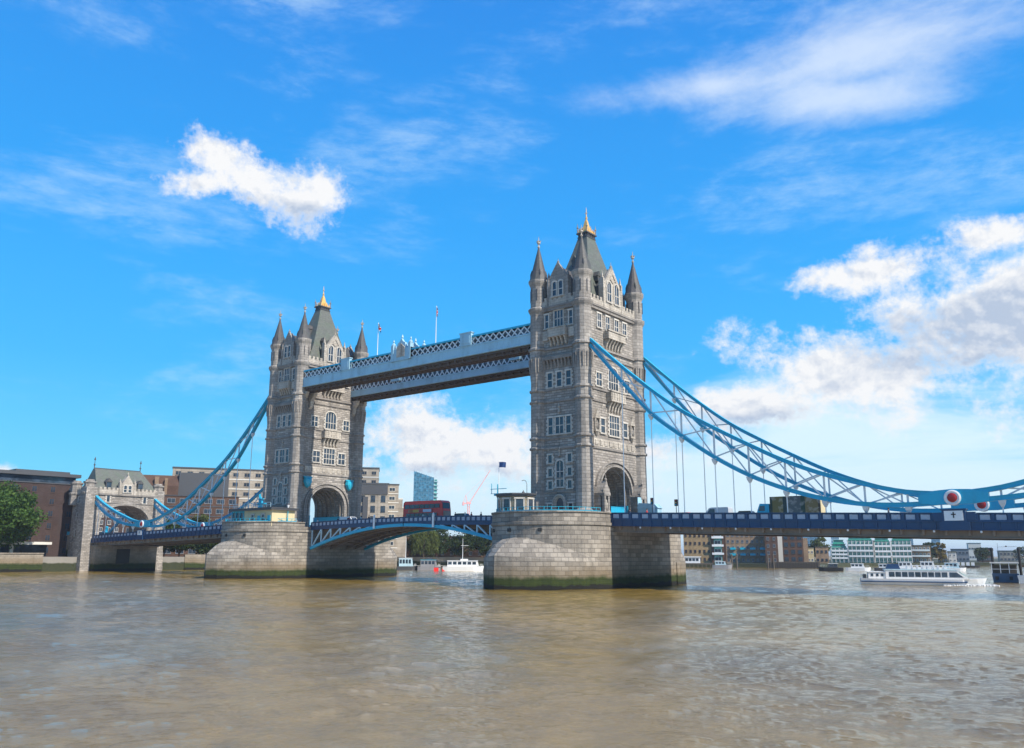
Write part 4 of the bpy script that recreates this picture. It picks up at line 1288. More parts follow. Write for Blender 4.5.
# ------------------------------------------------------------------ control cabins on the pier noses
def cabin_north():
    t = thing('control_cabin', 'low cream and blue control cabin with flat roof on the left pier', 'cabin', (-D + 2.5, -15.2, 11.45))
    b = MB(); b.box(-4.2, 6.4, -2.8, 3.4, 0, 3.6); b.build('wall', M['cream'], t)
    b = MB(); b.box(-9.4, 7.1, -3.5, 3.9, 3.6, 3.95); b.box(-9.5, 7.2, -3.6, 4.0, 3.95, 4.15); b.build('flat_roof', M['darkgrey'], t)
    b = MB(); b.box(-9.0, -4.2, -2.9, 3.3, 0, 1.3); b.box(-9.0, -4.2, -2.9, 3.3, 3.25, 3.6)
    for x in (-9.0, -7.4, -5.8, -4.3): b.box(x, x + .14, -2.95, -2.8, 1.3, 3.3); b.box(x, x + .14, 3.1, 3.35, 1.3, 3.3)
    for y in (-2.9, -.9, 1.2, 3.15): b.box(-9.05, -8.9, y, y + .14, 1.3, 3.3)
    b.build('wheelhouse_frame', M['turquoise'], t)
    MB().box(-8.85, -4.3, -2.75, 3.1, 1.3, 3.25).build('glazing', M['glass'], t)
    for x in (.2, 4.2): 
        w_, g_ = window_meshes(.9, 1.3, 1, 2, False, False)
        o = link('window', w_, t, (x - .9, -2.8, 1.3)); link('pane', g_, o)
    for x in (1.6, 5.4): MB().box(x - .5, x + .5, -2.9, -2.78, 0, 2.4).build('door', M['turquoise'], t)
    b = MB()
    for i in range(12): x = -9.3 + i * 1.45; b.bar((x, -3.45, 4.15), (x, -3.45, 5.2), .07)
    for z in (4.65, 5.2): b.bar((-9.3, -3.45, z), (6.7, -3.45, z), .07)
    b.build('roof_railing', M['pale_blue'], t)
    b = MB()
    for i in range(3): b.box(2.2 + i * .5, 2.35 + i * .5, -3.6, -3.2, 4.15, 7.2 - i * .6)
    b.box(1.6, 4.4, -3.6, -3.0, 4.9, 5.1); b.box(1.8, 3.8, -3.6, -3.2, 6.0, 6.15)
    b.build('signal_frame', M['chain_blue'], t)


def cabin_south():
    t = thing('control_cabin', 'small stone control cabin with flat roof and mast on the right pier', 'cabin', (D - 3.2, -18.4, 11.45))
    o8 = lambda rx, ry: [(rx * math.cos(PI / 8 + i * PI / 4), ry * math.sin(PI / 8 + i * PI / 4)) for i in range(8)]
    MB().prism(o8(3.3, 2.6), 0, 3.7).build('wall', M['tanstone'], t)
    b = MB(); b.prism(o8(3.7, 3.0), 3.7, 3.95); b.prism(o8(3.9, 3.2), 3.95, 4.2); b.build('flat_roof', M['darkgrey'], t)
    for i in range(8):
        a = i * PI / 4; px, py = 3.08 * math.cos(a), 2.42 * math.sin(a)
        nx = math.atan2(math.sin(a) / 2.6, math.cos(a) / 3.3)
        w_, g_ = _wc.setdefault('cab', window_meshes(1.25, 1.9, 1, 1, False, False))
        o = link('window', w_, t, (px, py, 1.3), nx + PI / 2); link('pane', g_, o)
    m = MB(); m.lathe(-3.6, -.6, [(.12, 0), (.1, 6)], 8)
    m.bar((-5.2, -.6, 5.2), (-1.6, -.6, 5.2), .1); m.bar((-5.2, -.6, 4.4), (-1.6, -.6, 4.4), .08); m.bar((-5.0, -.6, 4.4), (-5.0, -.6, 6.2), .08)
    m.box(-4.2, -3.0, -.9, -.3, 4.0, 4.4)
    m.build('signal_yard', M['turquoise'], t)
    m = MB(); m.tube([(2.4, 0, 4.2), (2.4, 0, 5.8), (2.2, 0, 6.3), (1.8, 0, 6.5), (1.3, 0, 6.4)], .05); m.build('swan_neck_lamp', M['darkgrey'], t)


cabin_north(); cabin_south()
flagpole((D - 6.9, -18.6, 15.6), 6.0, 'thin pole with dark blue flag over the small stone cabin', M['flag_blue'], (1.5, .95), .1, r=.06)


def pier_fence(sx, label):
    t = thing('railing', label, 'railing', (sx * D, 0, 11.45), 0 if sx > 0 else 0, 'blue railings on the pier tops')
    R_ = 9.9; n = 26; pts = [(R_ * math.cos(PI + PI * i / n), -12 + R_ * math.sin(PI + PI * i / n)) for i in range(n + 1)]
    b = MB()
    for x, y in pts: b.bar((x, y, 0), (x, y, 1.75), .08)
    for k in range(n):
        for z in (1.2, 1.72): b.bar((*pts[k], z), (*pts[k + 1], z), .06)
    b.build('rails', M['turquoise'], t)
    m = MB()
    for k in range(n): m.bar((*pts[k], .9), (*pts[k + 1], .9), .03, .6)
    m.build('lower_screen', M['chain_blue'], t)


pier_fence(1, 'low blue railing round the top of the right pier')
pier_fence(-1, 'low blue railing round the top of the left pier')


def lamp_post(loc, label, h=5.2):
    t = thing('street_lamp', label, 'street lamp', loc, 0, 'ornate lamp posts on the bridge')
    m = MB(); m.lathe(0, 0, [(.32, 0), (.3, .7), (.16, .9), (.1, 1.2), (.08, h - 1.3), (.2, h - 1.2), (.08, h - 1.1)], 8)
    m.build('post', M['turquoise'], t)
    MB().lathe(0, 0, [(.12, h - 1.1), (.3, h - .5), (.3, h - .4)], 6).build('lantern', M['white'], t)
    MB().lathe(0, 0, [(.36, h - .4), (.12, h - .12), (.03, h + .15)], 6).build('cap', M['darkgrey'], t)


lamp_post((D - 5.8, -13.0, 11.45), 'ornate turquoise lamp post in front of the nearer tower, left of its door')
lamp_post((-D + 9.3, -14.0, 11.45), 'ornate turquoise lamp post on the left pier, right of the cream cabin')

# stone bays with canopy flanking the road entrance of the nearer tower
def entrance_bay(y, label):
    t = thing('entrance_bay', label, 'stone bay', (D + 6.7, y, 11.4), 0, 'stone bays beside the nearer road arch')
    b = MB(); b.box(-1.2, 1.0, -.95, .95, 0, 1.6); b.box(-1.2, .1, -.8, .8, 1.6, 4.4); b.box(.45, .95, .35, .85, 1.6, 4.2); b.box(.45, .95, -.85, -.35, 1.6, 4.2)
    b.box(-1.2, 1.05, -1.0, 1.0, 4.2, 4.7); b.slabx([(-1.1, 4.7), (1.1, 4.7), (0, 6.9)], -1.2, .9)
    b.lathe(.7, 0, [(.18, 6.7), (.3, 7.1), (.1, 7.3), (.02, 8.0)], 6); b.lathe(.85, -.9, [(.2, 4.7), (.02, 5.7)], 4); b.lathe(.85, .9, [(.2, 4.7), (.02, 5.7)], 4)
    b.build('canopy_pier', M['turret'], t)
    MB().box(.1, .2, -.35, .35, 1.6, 4.2).build('doorway', M['navy'], t)
    s = MB(); s.lathe(.75, 0, [(.3, 1.6), (.26, 2.4), (.3, 2.9), (.12, 3.15), (.15, 3.35), (.05, 3.55)], 8); s.build('carved_figure', M['portland'], t, smooth=True)


entrance_bay(-6.3, 'gabled stone bay with niche left of the nearer road arch')
entrance_bay(6.3, 'gabled stone bay with niche right of the nearer road arch')
b = MB(); b.box(-.1, .1, -2.4, 2.4, 0, 2.3); b.box(-.14, .14, -2.4, -2.3, 0, 2.4); b.box(-.14, .14, 2.3, 2.4, 0, 2.4); b.box(-.14, .14, -2.4, 2.4, 2.3, 2.45)
tag(b.build('barrier_gate', M['chain_blue'], None, (D + 7.5, -4.6 + 1.9, 11.35)), 'blue gate panel standing across part of the nearer road arch', 'gate')
b = MB(); b.box(-.9, 3.2, -.8, .8, 0, 2.5); b.slab([(-1.0, 2.5), (3.4, 2.5), (2.6, 3.3), (-.6, 3.5)], -.95, .95); b.box(-1.0, -.9, -.7, .7, 0, 4.6)
tag(b.build('kiosk', M['walk_blue'], None, (D + 8.6, 4.8, 11.3)), 'blue hoarding kiosk at the right foot of the nearer road arch', 'kiosk')

# ------------------------------------------------------------------ vehicles
def wheels(t, xs, y, r, w=.28, half=True):
    wm = MB().ring_loft([[(rr * math.cos(2 * PI * i / 16), yy, rr * math.sin(2 * PI * i / 16)) for i in range(16)] for rr, yy in ((r * .9, -w / 2), (r, -w / 3), (r, w / 3), (r * .9, w / 2))]).mesh('tyre', M['black'])
    hm = MB().ring_loft([[(rr * math.cos(2 * PI * i / 12), yy, rr * math.sin(2 * PI * i / 12)) for i in range(12)] for rr, yy in ((r * .55, -w / 2 - .02), (r * .55, w / 2 + .02))]).mesh('rim', M['grey'])
    for x in xs:
        for s in (-1, 1):
            o = link('wheel', wm, t, (x, s * y, r)); link('rim', hm, o)


def make_bus():
    L, W, H = 11.8, 2.55, 4.75
    t = thing('double_decker_bus', 'red double decker bus crossing the middle of the opening span', 'bus', (0.6, -2.2, zr(0)))
    b = MB()
    prof = [(-L / 2, .45), (L / 2 - .1, .45), (L / 2, 1.2), (L / 2 - .05, 2.4), (L / 2 - .35, H - .35), (L / 2 - .8, H - .05), (-L / 2 + .5, H), (-L / 2 + .05, H - .4)]
    b.ring_loft([[(x, -W / 2 + .12, z) for x, z in prof[:]], [(x, -W / 2, z) for x, z in prof], [(x, W / 2, z) for x, z in prof], [(x, W / 2 - .12, z) for x, z in prof]])
    b.build('body', M['red'], t)
    for s in (-1, 1):
        for z0, z1, x0, x1 in ((1.35, 2.15, -L / 2 + .9, L / 2 - 1.6), (3.15, 4.0, -L / 2 + .4, L / 2 - .9)):
            n = 7; p = (x1 - x0) / n
            for i in range(n): MB().box(x0 + i * p + .06, x0 + (i + 1) * p - .06, s * W / 2 - .04, s * (W / 2 + .03), z0, z1).build('window', M['glass'], t)
        MB().box(-L / 2 + 1.5, L / 2 - 3.0, s * W / 2 - .02, s * (W / 2 + .04), 2.35, 2.95).build('advert_panel', M['bus_ad'], t)
    MB().slab([(L / 2 - .3, 1.3), (L / 2 + .03, 1.3), (L / 2 + .0, 2.5), (L / 2 - .3, 2.5)], -1.1, 1.1).build('windscreen', M['glass'], t)
    MB().slab([(L / 2 - .6, 3.0), (L / 2 - .12, 3.0), (L / 2 - .30, H - .5), (L / 2 - .8, H - .5)], -1.1, 1.1).build('upper_windscreen', M['glass'], t)
    for y in (-.9, .9): MB().box(L / 2 - .1, L / 2 + .03, y - .16, y + .16, .75, .95).build('headlight', M['white'], t)
    wheels(t, (-L / 2 + 2.6, L / 2 - 2.4), W / 2 - .16, .5)


def ad_mat(name, cols):
    t = MT(name); sp = t.N.new('ShaderNodeSeparateXYZ'); t.L.new(t.tc.outputs['Generated'], sp.inputs[0])
    r = t.N.new('ShaderNodeValToRGB'); r.color_ramp.interpolation = 'CONSTANT'
    while len(r.color_ramp.elements) < len(cols): r.color_ramp.elements.new(0.5)
    for e, (p, c) in zip(r.color_ramp.elements, cols): e.position = p; e.color = (*c, 1)
    t.L.new(sp.outputs[0], r.inputs[0])
    n = t.noise(1.1, 4); return t.done(t.mix(t.ramp(n, .5, .62, 0, .3), r.outputs[0], (.6, .55, .5)), .4)


M['bus_ad'] = ad_mat('orange and red advert', [(0, (.45, .1, .02)), (.2, (.6, .3, .04)), (.45, (.45, .02, .03)), (.62, (.6, .55, .6)), (.95, (.4, .02, .03))])
M['lorry_side'] = ad_mat('dark printed curtain side', [(0, (.02, .03, .02)), (.06, (.16, .12, .03)), (.27, (.02, .035, .035)), (.36, (.09, .10, .10)), (.62, (.03, .05, .03)), (.7, (.2, .14, .05)), (.95, (.05, .03, .02))])
make_bus()


def make_lorry():
    t = thing('lorry', 'blue cab lorry with dark printed box body on the right side span', 'lorry', (80.6, -3.0, zr(80.6)), 0)
    b = MB(); b.box(-3.2, 4.6, -1.25, 1.25, 1.0, 3.95); b.box(-3.3, 4.7, -1.15, 1.15, .7, 1.0); b.build('box_body', M['lorry_side'], t)
    b = MB(); b.box(4.61, 4.68, -1.2, 1.2, 1.0, 3.95); b.build('rear_door', M['cream'], t)
    c = MB(); c.slab([(-5.4, .5), (-3.4, .5), (-3.4, 2.9), (-4.9, 2.95), (-5.3, 2.0), (-5.45, 1.5)], -1.15, 1.15); C_ = c.build('cab', M['chain_blue'], t)
    for s in (-1, 1): MB().slab([(-5.15, 1.8), (-4.1, 1.8), (-4.1, 2.6), (-4.85, 2.6)], s * 1.14, s * 1.18).build('side_window', M['glass'], C_)
    MB().slab([(-5.36, 1.75), (-5.0, 2.75), (-4.9, 2.75), (-5.2, 1.75)], -1.0, 1.0).build('windscreen', M['glass'], C_)
    wheels(t, (-4.5, 1.8, 3.2), 1.0, .48)


make_lorry()


def make_van(loc, label, rz, paintm, L=5.4, H=2.4, cat='van', name='van'):
    t = thing(name, label, cat, loc, rz, 'vehicles crossing the bridge')
    b = MB()
    prof = [(-L / 2, .4), (L / 2, .4), (L / 2, 1.1), (L / 2 - .9, 1.35), (L / 2 - 1.6, H - .1), (L / 2 - 2.0, H), (-L / 2 + .1, H), (-L / 2, H - .2)] if cat == 'van' else \
           [(-L / 2, .35), (L / 2, .35), (L / 2, .8), (L / 2 - 1.0, .95), (L / 2 - 1.7, H), (-L / 2 + .9, H), (-L / 2 + .2, 1.0), (-L / 2, .9)]
    b.ring_loft([[(x * .99, y, z) for x, z in prof] for y in (-.9,)] + [[(x, y, z) for x, z in prof] for y in (-.8, .8)] + [[(x * .99, .9, z) for x, z in prof]])
    b.build('body', paintm, t)
    for s in (-1, 1):
        MB().slab([(L / 2 - 1.25, 1.4 * H / 2.4), (L / 2 - 1.75, H - .25), (L / 2 - 2.6, H - .25), (L / 2 - 2.6, 1.4 * H / 2.4)], s * .88, s * .93).build('side_window', M['glass'], t)
    MB().slab([(L / 2 - .95, .6 * H), (L / 2 - 1.55, H - .15), (L / 2 - 1.5, H - .12), (L / 2 - .88, .6 * H)], -.75, .75).build('windscreen', M['glass'], t)
    for y in (-.65, .65): MB().box(L / 2 - .03, L / 2 + .03, y - .15, y + .15, .65, .85).build('headlight', M['white'], t)
    wheels(t, (-L / 2 + .95, L / 2 - .95), .78, .33, .22)


M['silver'] = paint('silver car paint', (0.42, 0.44, 0.47), 0.3, 0.08)
M['blackpaint'] = paint('black car paint', (0.02, 0.02, 0.024), 0.25, 0.05)
make_van((67.6, -2.6, zr(67.6)), 'pale grey van behind the lorry on the right side span', PI, M['silver'], 5.0, 2.3)
make_van((72.2, -2.2, zr(72.2)), 'black car just left of the lorry on the right side span', PI, M['blackpaint'], 4.4, 1.75, 'car', 'car')
make_van((61.5, -2.4, zr(61.5)), 'red car on the right side span, left of the pale grey van', PI, M['red'], 4.3, 1.5, 'car', 'car')
make_van((-24.0, -2.4, zr(-24)), 'white van on the opening span near the farther tower', 0, M['white'], 5.4, 2.3)
make_van((11.2, -2.2, zr(11)), 'black taxi right behind the red double decker bus', 0, M['blackpaint'], 4.6, 1.9, 'taxi', 'taxi')
make_van((-70.0, -2.4, zr(-70)), 'dark van on the left side span near the blue chain hangers', 0, M['blackpaint'], 5.6, 2.4)
make_van((-79.0, 1.8, zr(-79)), 'dark red van on the left side span behind the chain', 0, M['deepred'], 5.8, 2.5)
make_van((-88.0, -2.4, zr(-88)), 'silver car on the left side span, leftmost of the vehicles there', 0, M['silver'], 4.3, 1.5, 'car', 'car')
make_van((22.0, 1.8, zr(22)), 'silver car on the opening span near the right pier', 0, M['silver'], 4.3, 1.55, 'car', 'car')


def traffic_light(loc, label, h):
    t = thing('traffic_light', label, 'traffic light', loc, 0, 'traffic lights on the right side span')
    MB().lathe(0, 0, [(.07, 0), (.06, h)], 8).build('post', M['darkgrey'], t)
    MB().box(-.25, .25, -.12, .2, h, h + 1.05).build('signal_head', M['black'], t)
    for i, m_ in enumerate(('deepred', 'gold', 'turquoise')):
        MB().ring_loft([[(.1 * math.cos(2 * PI * k / 10), y, h + .85 - i * .32 + .1 * math.sin(2 * PI * k / 10)) for k in range(10)] for y in (-.12, -.17)]).build('lens', M[m_], t)


traffic_light((59.2, -8.9, zr(59)), 'dark traffic light on the right side span nearest the tower', 2.6)
traffic_light((63.6, -8.9, zr(63)), 'dark traffic light on the right side span, second from the tower', 2.3)


# ------------------------------------------------------------------ people on the bridge footways
def make_person(loc, rz, label, top, legs, stride):
    v = [(0, 0, .93), (0, .01, 1.15), (0, .02, 1.38), (0, .02, 1.5), (0, 0, 1.58), (0, -.01, 1.67),
         (-.17, .02, 1.4), (-.23, .05 * stride, 1.14), (-.22, -.16 * stride, .92), (.17, .02, 1.4), (.23, -.05 * stride, 1.14), (.22, .12 * stride, .92),
         (-.09, 0, .88), (-.1, -.1 * stride, .5), (-.1, .14 * stride, .08), (-.1, .14 * stride - .14, .04), (.09, 0, .88), (.1, .1 * stride, .5), (.1, -.16 * stride, .08), (.1, -.16 * stride - .14, .04)]
    e = [(0, 1), (1, 2), (2, 3), (3, 4), (4, 5), (2, 6), (6, 7), (7, 8), (2, 9), (9, 10), (10, 11), (0, 12), (12, 13), (13, 14), (14, 15), (0, 16), (16, 17), (17, 18), (18, 19)]
    rad = [.15, .14, .16, .06, .085, .08, .06, .045, .035, .06, .045, .035, .095, .065, .045, .035, .095, .065, .045, .035]
    me = bpy.data.meshes.new('person'); me.from_pydata(v, e, [])
    o = bpy.data.objects.new('person', me); COL.objects.link(o)
    md = o.modifiers.new('skin', 'SKIN'); o.modifiers.new('sub', 'SUBSURF').levels = 1
    for i, r in enumerate(rad): me.skin_vertices[0].data[i].radius = (r, r)
    me.skin_vertices[0].data[0].use_root = True
    dg = bpy.context.evaluated_depsgraph_get(); dg.update()
    nm = bpy.data.meshes.new_from_object(o.evaluated_get(dg)); o.modifiers.clear(); bpy.data.objects.remove(o)
    nm.materials.clear(); nm.materials.append(M['skin']); nm.materials.append(top); nm.materials.append(legs)
    for p in nm.polygons:
        z = p.center.z; p.use_smooth = True
        p.material_index = 2 if z < .95 and abs(p.center.x) < .19 else (1 if z < 1.47 and z > .95 else 0)
    ob = link('person', nm, None, loc, rz); tag(ob, label, 'person', 'people walking on the bridge footways')
    h = MB(); h.lathe(0, .01, [(.095, 1.64), (.105, 1.70), (.09, 1.77), (.04, 1.81)], 10); h.build('hair', M['hair'], ob, smooth=True)
    return ob


for x, rz, lb, tp, lg in ((13.6, PI / 2, 'person in dark clothes on the footway right of the bus', 'cloth_dark', 'cloth_dark'), (16.2, -PI / 2, 'person in pale top on the footway, second right of the bus', 'cloth_light', 'cloth_dark'),
                          (17.9, PI / 2, 'person in red top on the footway between bus and right pier', 'cloth_red', 'cloth_dark'), (-12.0, PI / 2, 'person in dark clothes on the footway left of the bus', 'cloth_dark', 'cloth_dark'),
                          (-18.5, -PI / 2, 'person in red top on the footway left of the bus', 'cloth_red', 'cloth_dark'), (4.6, PI / 2, 'person in pale top on the footway in front of the bus', 'cloth_light', 'cloth_light'),
                          (20.4, -PI / 2, 'person in dark clothes on the footway just left of the right pier', 'cloth_dark', 'cloth_dark'), (24.8, PI / 2, 'person in pale top on the footway beside the right pier', 'cloth_light', 'cloth_dark'),
                          (-14.6, -PI / 2, 'person in pale top on the footway, left of the bus', 'cloth_light', 'cloth_dark'), (-22.3, PI / 2, 'person in dark clothes beside the white van', 'cloth_dark', 'cloth_dark'), (57.9, PI / 2, 'person in red top beside the first traffic light', 'cloth_red', 'cloth_dark'), (96.0, PI / 2, 'person in dark clothes on the side span left of the roundel', 'cloth_dark', 'cloth_dark'),
                          (-29.5, PI / 2, 'person in pale top by the farther road arch', 'cloth_light', 'cloth_dark'), (54.6, -PI / 2, 'person in dark clothes at the foot of the nearer road arch', 'cloth_dark', 'cloth_dark')):
    make_person((x, -7.3 if abs(x) < 35 else -8.4, zr(x) + .13), rz, lb, M[tp], M[lg], 1)


# ------------------------------------------------------------------ buildings on the banks
def building(name, label, cat, Lp, Rp, depth, z0, z1, wall, rows, cols, win=(1.2, 1.5), wmat='glass', frame=None, roofm='darkgrey', cap=.5, side=0, sill=1.0, group=None, bands=None, balc=None, top=None):
    Lp, Rp = Vector(Lp), Vector(Rp); w = (Rp - Lp).length; rz = math.atan2(Rp.y - Lp.y, Rp.x - Lp.x)
    t = thing(name, label, cat, (Lp.x, Lp.y, z0), rz, group); H = z1 - z0
    MB().box(0, w, 0, depth, 0, H).build('wall', M[wall], t)
    b = MB(); b.box(-.25, w + .25, -.25, depth + .25, H, H + cap); b.build('roof', M[roofm], t)
    fm, gm = MB(), MB(); ww, wh = win
    for s in (-1, 1): fm.box(s * ww / 2, s * (ww / 2 + .12), -.1, .02, -.1, wh + .1)
    fm.box(-ww / 2 - .15, ww / 2 + .15, -.18, .02, -.18, 0); fm.box(-ww / 2, ww / 2, -.1, .02, wh, wh + .12); fm.box(-.04, .04, -.08, .02, 0, wh)
    gm.box(-ww / 2, ww / 2, -.03, .02, 0, wh)
    fm = fm.mesh('window', M[frame or 'grey']); gm = gm.mesh('pane', M[wmat])
    fh = H / rows
    for r in range(rows):
        for c in range(cols):
            o = link('window', fm, t, ((c + .5) * w / cols, 0, r * fh + sill * fh * .3)); link('pane', gm, o)
        if side:
            n = max(1, int(depth / (w / cols)))
            for c in range(min(n, 3)):
                o = link('window', fm, t, (0 if side < 0 else w, (c + .5) * depth / n, r * fh + sill * fh * .3), -PI / 2 if side < 0 else PI / 2); link('pane', gm, o)
    if bands:
        b = MB()
        for r in range(rows + 1): b.box(-.12, w + .12, -.14, depth + .1, r * fh - .18, r * fh + .18) if 0 < r < rows else None
        b.build('floor_band', M[bands], t)
    if balc:
        for r in range(1, rows):
            b = MB(); b.box(.02 * w, .98 * w, -1.3, -.02, r * fh, r * fh + .12); b.box(.02 * w, .98 * w, -1.32, -1.24, r * fh + .12, r * fh + 1.0); b.build('balcony', M[balc], t)
    return t, w, H, rz


def part(t, nm, m, *boxes):
    b = MB()
    for x in boxes: b.box(*x)
    return b.build(nm, M[m], t)


# left of the gatehouse
t, w, H, _ = building('brick_building', 'long dark red brick building with glazed attic behind the left tree', 'building', (-152.5, -78), (-149.0, -8.2), 16, 4.2, 26.5, 'redbrick', 6, 13, (1.3, 1.7), frame='brownbrick', cap=.3)
part(t, 'attic_glazing', 'glass', (1, w - 1, 1.5, 14, H + .3, H + 2.4)); part(t, 'attic_roof', 'darkgrey', (-.5, w + .1, .2, 15.5, H + 2.4, H + 3.4)); part(t, 'plant_room', 'darkgrey', (w - 18, w - 2, 4, 13, H + 3.4, H + 4.3))
t2 = part(t, 'ground_floor_arcade', 'render', *([(0, w - 8, -4.0, -.02, 3.6, 4.4)] + [(i * 3.6, i * 3.6 + .9, -4.0, -3.2, 0, 3.6) for i in range(15)]))
part(t, 'arcade_glazing', 'glass', (0, w - 8, -.3, -.02, .2, 3.5))
building('brick_building', 'reddish brick building seen through the gatehouse arch', 'building', (-262, 48), (-256, 82), 12, 4.2, 27.0, 'redbrick', 7, 10, (1.3, 1.7), frame='render', cap=.4)
building('riverside_building', 'dark brick building mostly hidden behind the trees under the opening span', 'building', (-152, 118), (-122, 172), 12, 4.2, 13.0, 'brownbrick', 3, 14, (1.3, 1.5), frame='grey', cap=.4)
# between gatehouse and farther tower
t, w, H, _ = building('office_building', 'brown glazed office block with rounded roof behind the left chain', 'building', (-178, 22), (-158, 56), 18, 4.2, 26.5, 'brownbrick', 6, 9, (2.6, 1.6), wmat='glass', frame='grey', cap=.3, bands='darkgrey')
b = MB(); b.slabx([(1, 0), (1, 3.5), (4, 7.5), (12, 8.2), (16, 6.5), (17, 0)], 4, w - 22); b.build('curved_roof', M['brownbrick'], t, (0, 0, H + .3))
part(t, 'upper_storey', 'darkgrey', (w - 22, w - 4, 2, 15, H + .3, H + 9.0)); part(t, 'stair_shaft', 'tanbrick', (9, 10.4, .5, 2, H, H + 7), (12.5, 13.5, .5, 2, H, H + 6.5))
t, w, H, _ = building('hotel_building', 'buff ribbed concrete hotel block seen left of the farther tower', 'building', (-176, 38), (-154, 74), 16, 4.2, 37.5, 'concrete', 9, 10, (1.9, 1.35), frame='concrete', cap=.5, bands='render')
# right of farther tower
t, w, H, _ = building('hotel_building', 'stepped concrete hotel wing seen right of the farther tower', 'building', (-152, 100), (-141, 112), 14, 4.2, 41.0, 'concrete', 10, 4, (1.8, 1.3), frame='concrete', cap=.5, bands='render')
t, w, H, _ = building('hotel_building', 'lower concrete block with dark bays in front of the stepped hotel wing', 'building', (-137, 92), (-126, 104), 10, 4.2, 33.0, 'concrete', 7, 4, (1.6, 2.4), frame='darkgrey', cap=.6)
part(t, 'top_storey', 'darkgrey', (.6, w - .3, -.35, 9, H - 4, H - .3)); part(t, 'balcony_stack', 'darkgrey', (2.4, 4.6, -.5, -.1, 1, H - 5), (6.2, 8.2, -.5, -.1, 1, H - 5))
t, w, H, _ = building('hotel_building', 'stepped concrete end block left of the red bus, descending to the right', 'building', (-132, 108), (-128.5, 112), 10, 4.2, 33.5, 'concrete', 8, 1, (2.2, 1.3), frame='render', cap=.4, bands='render')
part(t, 'terrace_block', 'concrete', (w, w + 1.8, .5, 9.5, 0, H - 6)); part(t, 'lower_terrace_block', 'concrete', (w + 1.8, w + 3.8, .8, 9.2, 0, H - 9.5))
part(t, 'terrace_parapet', 'render', (w, w + 1.9, .4, 9.5, H - 6, H - 5.4), (w + 1.8, w + 3.9, .7, 9.3, H - 9.5, H - 8.9))
building('low_building', 'small brown building just left of the red bus, behind the bridge', 'building', (-303, 283), (-297, 289), 12, 4.2, 38, 'brownbrick', 8, 3, (1.2, 1.5))


def glass_tower():
    L_, R_ = Vector((-441, 428)), Vector((-425, 444)); w = (R_ - L_).length; rz = math.atan2(16, 16)
    t = thing('glass_tower', 'blue glass tower with slanted top rising behind the red bus', 'tower block', (L_.x, L_.y, 4.2), rz)
    b = MB(); b.slab([(0, 0), (w - 4, 0), (w - 4, 71.5), (0, 77.5)], 0, 16); b.build('glass_body', M['glass_blue'], t)
    part(t, 'stair_core', 'pale_blue', (w - 4, w - 3.4, 2, 14, 0, 70.5))
    f = MB()
    for k in range(20): f.box(-.15, w - 3.8, -.2, -.02, 3 + k * 3.6, 3.35 + k * 3.6)
    for i in range(9): x = i * (w - 4) / 8; f.box(x - .14, x + .14, -.24, -.02, 0, 78.5 - 6.4 * i / 8)
    f.build('mullions', M['mull'], t)
    for k in range(19): MB().box(w - 3.4, w + .2, .5, 8, 3 + k * 3.6, 3.5 + k * 3.6).build('balcony', M['pale_blue'], t)
    MB().box(w - 3.4, w - .9, 2, 12, 0, 70).build('side_glazing', M['glass_teal'], t)


glass_tower()


def crane(loc, label, h, jib, rz, ang, sc=1.0, m='crane'):
    t = thing('tower_crane', label, 'crane', loc, rz); s = sc
    b = MB()
    for sx in (-1, 1):
        for sy in (-1, 1): b.bar((sx * s, sy * s, 0), (sx * s, sy * s, h), .35 * s)
    z = 0; k = 0
    while z < h - 2 * s:
        for sy in (-1, 1): b.bar((-s if k % 2 else s, sy * s, z), (s if k % 2 else -s, sy * s, z + 2 * s), .25 * s)
        for sx in (-1, 1): b.bar((sx * s, -s if k % 2 else s, z), (sx * s, s if k % 2 else -s, z + 2 * s), .25 * s)
        z += 2 * s; k += 1
    b.build('mast', M[m], t)
    c = MB(); c.box(-2.0 * s, 2.2 * s, -1.4 * s, 1.4 * s, h, h + 2.2 * s); c.box(-6 * s, -2 * s, -1.2 * s, 1.2 * s, h, h + 1.2 * s); c.box(-6.4 * s, -4.6 * s, -1.3 * s, 1.3 * s, h - 1.5 * s, h + 1.8 * s)
    c.bar((-1.5 * s, 0, h + 2 * s), (-3 * s, 0, h + 9 * s), .5 * s); c.bar((-3 * s, 0, h + 9 * s), (-5.5 * s, 0, h + 1.5 * s), .35 * s)
    c.build('slewing_cab', M[m], t)
    j = MB(); ex, ez = math.cos(ang) * jib, math.sin(ang) * jib
    for dz, dy in ((0, -.7), (0, .7), (1.3, 0)): j.bar((1.5 * s, dy * s, h + 1.5 * s + dz * s), (1.5 * s + ex, dy * .4 * s, h + 1.5 * s + ez + dz * .3 * s), .26 * s)
    for k in range(16):
        u = k / 16; v = (k + 1) / 16; j.bar((1.5 * s + ex * u, -.7 * s, h + 1.5 * s + ez * u), (1.5 * s + ex * v, 0, h + 2.6 * s + ez * v), .18 * s)
    j.bar((-3 * s, 0, h + 9 * s), (1.5 * s + ex * .85, 0, h + 2.4 * s + ez * .85), .14 * s)
    j.build('jib', M[m], t)


crane((-337, 389, 4.2), 'haze-paled red tower crane far off between the bus and the right pier', 41.5, 31, math.radians(50), math.radians(58), .8)

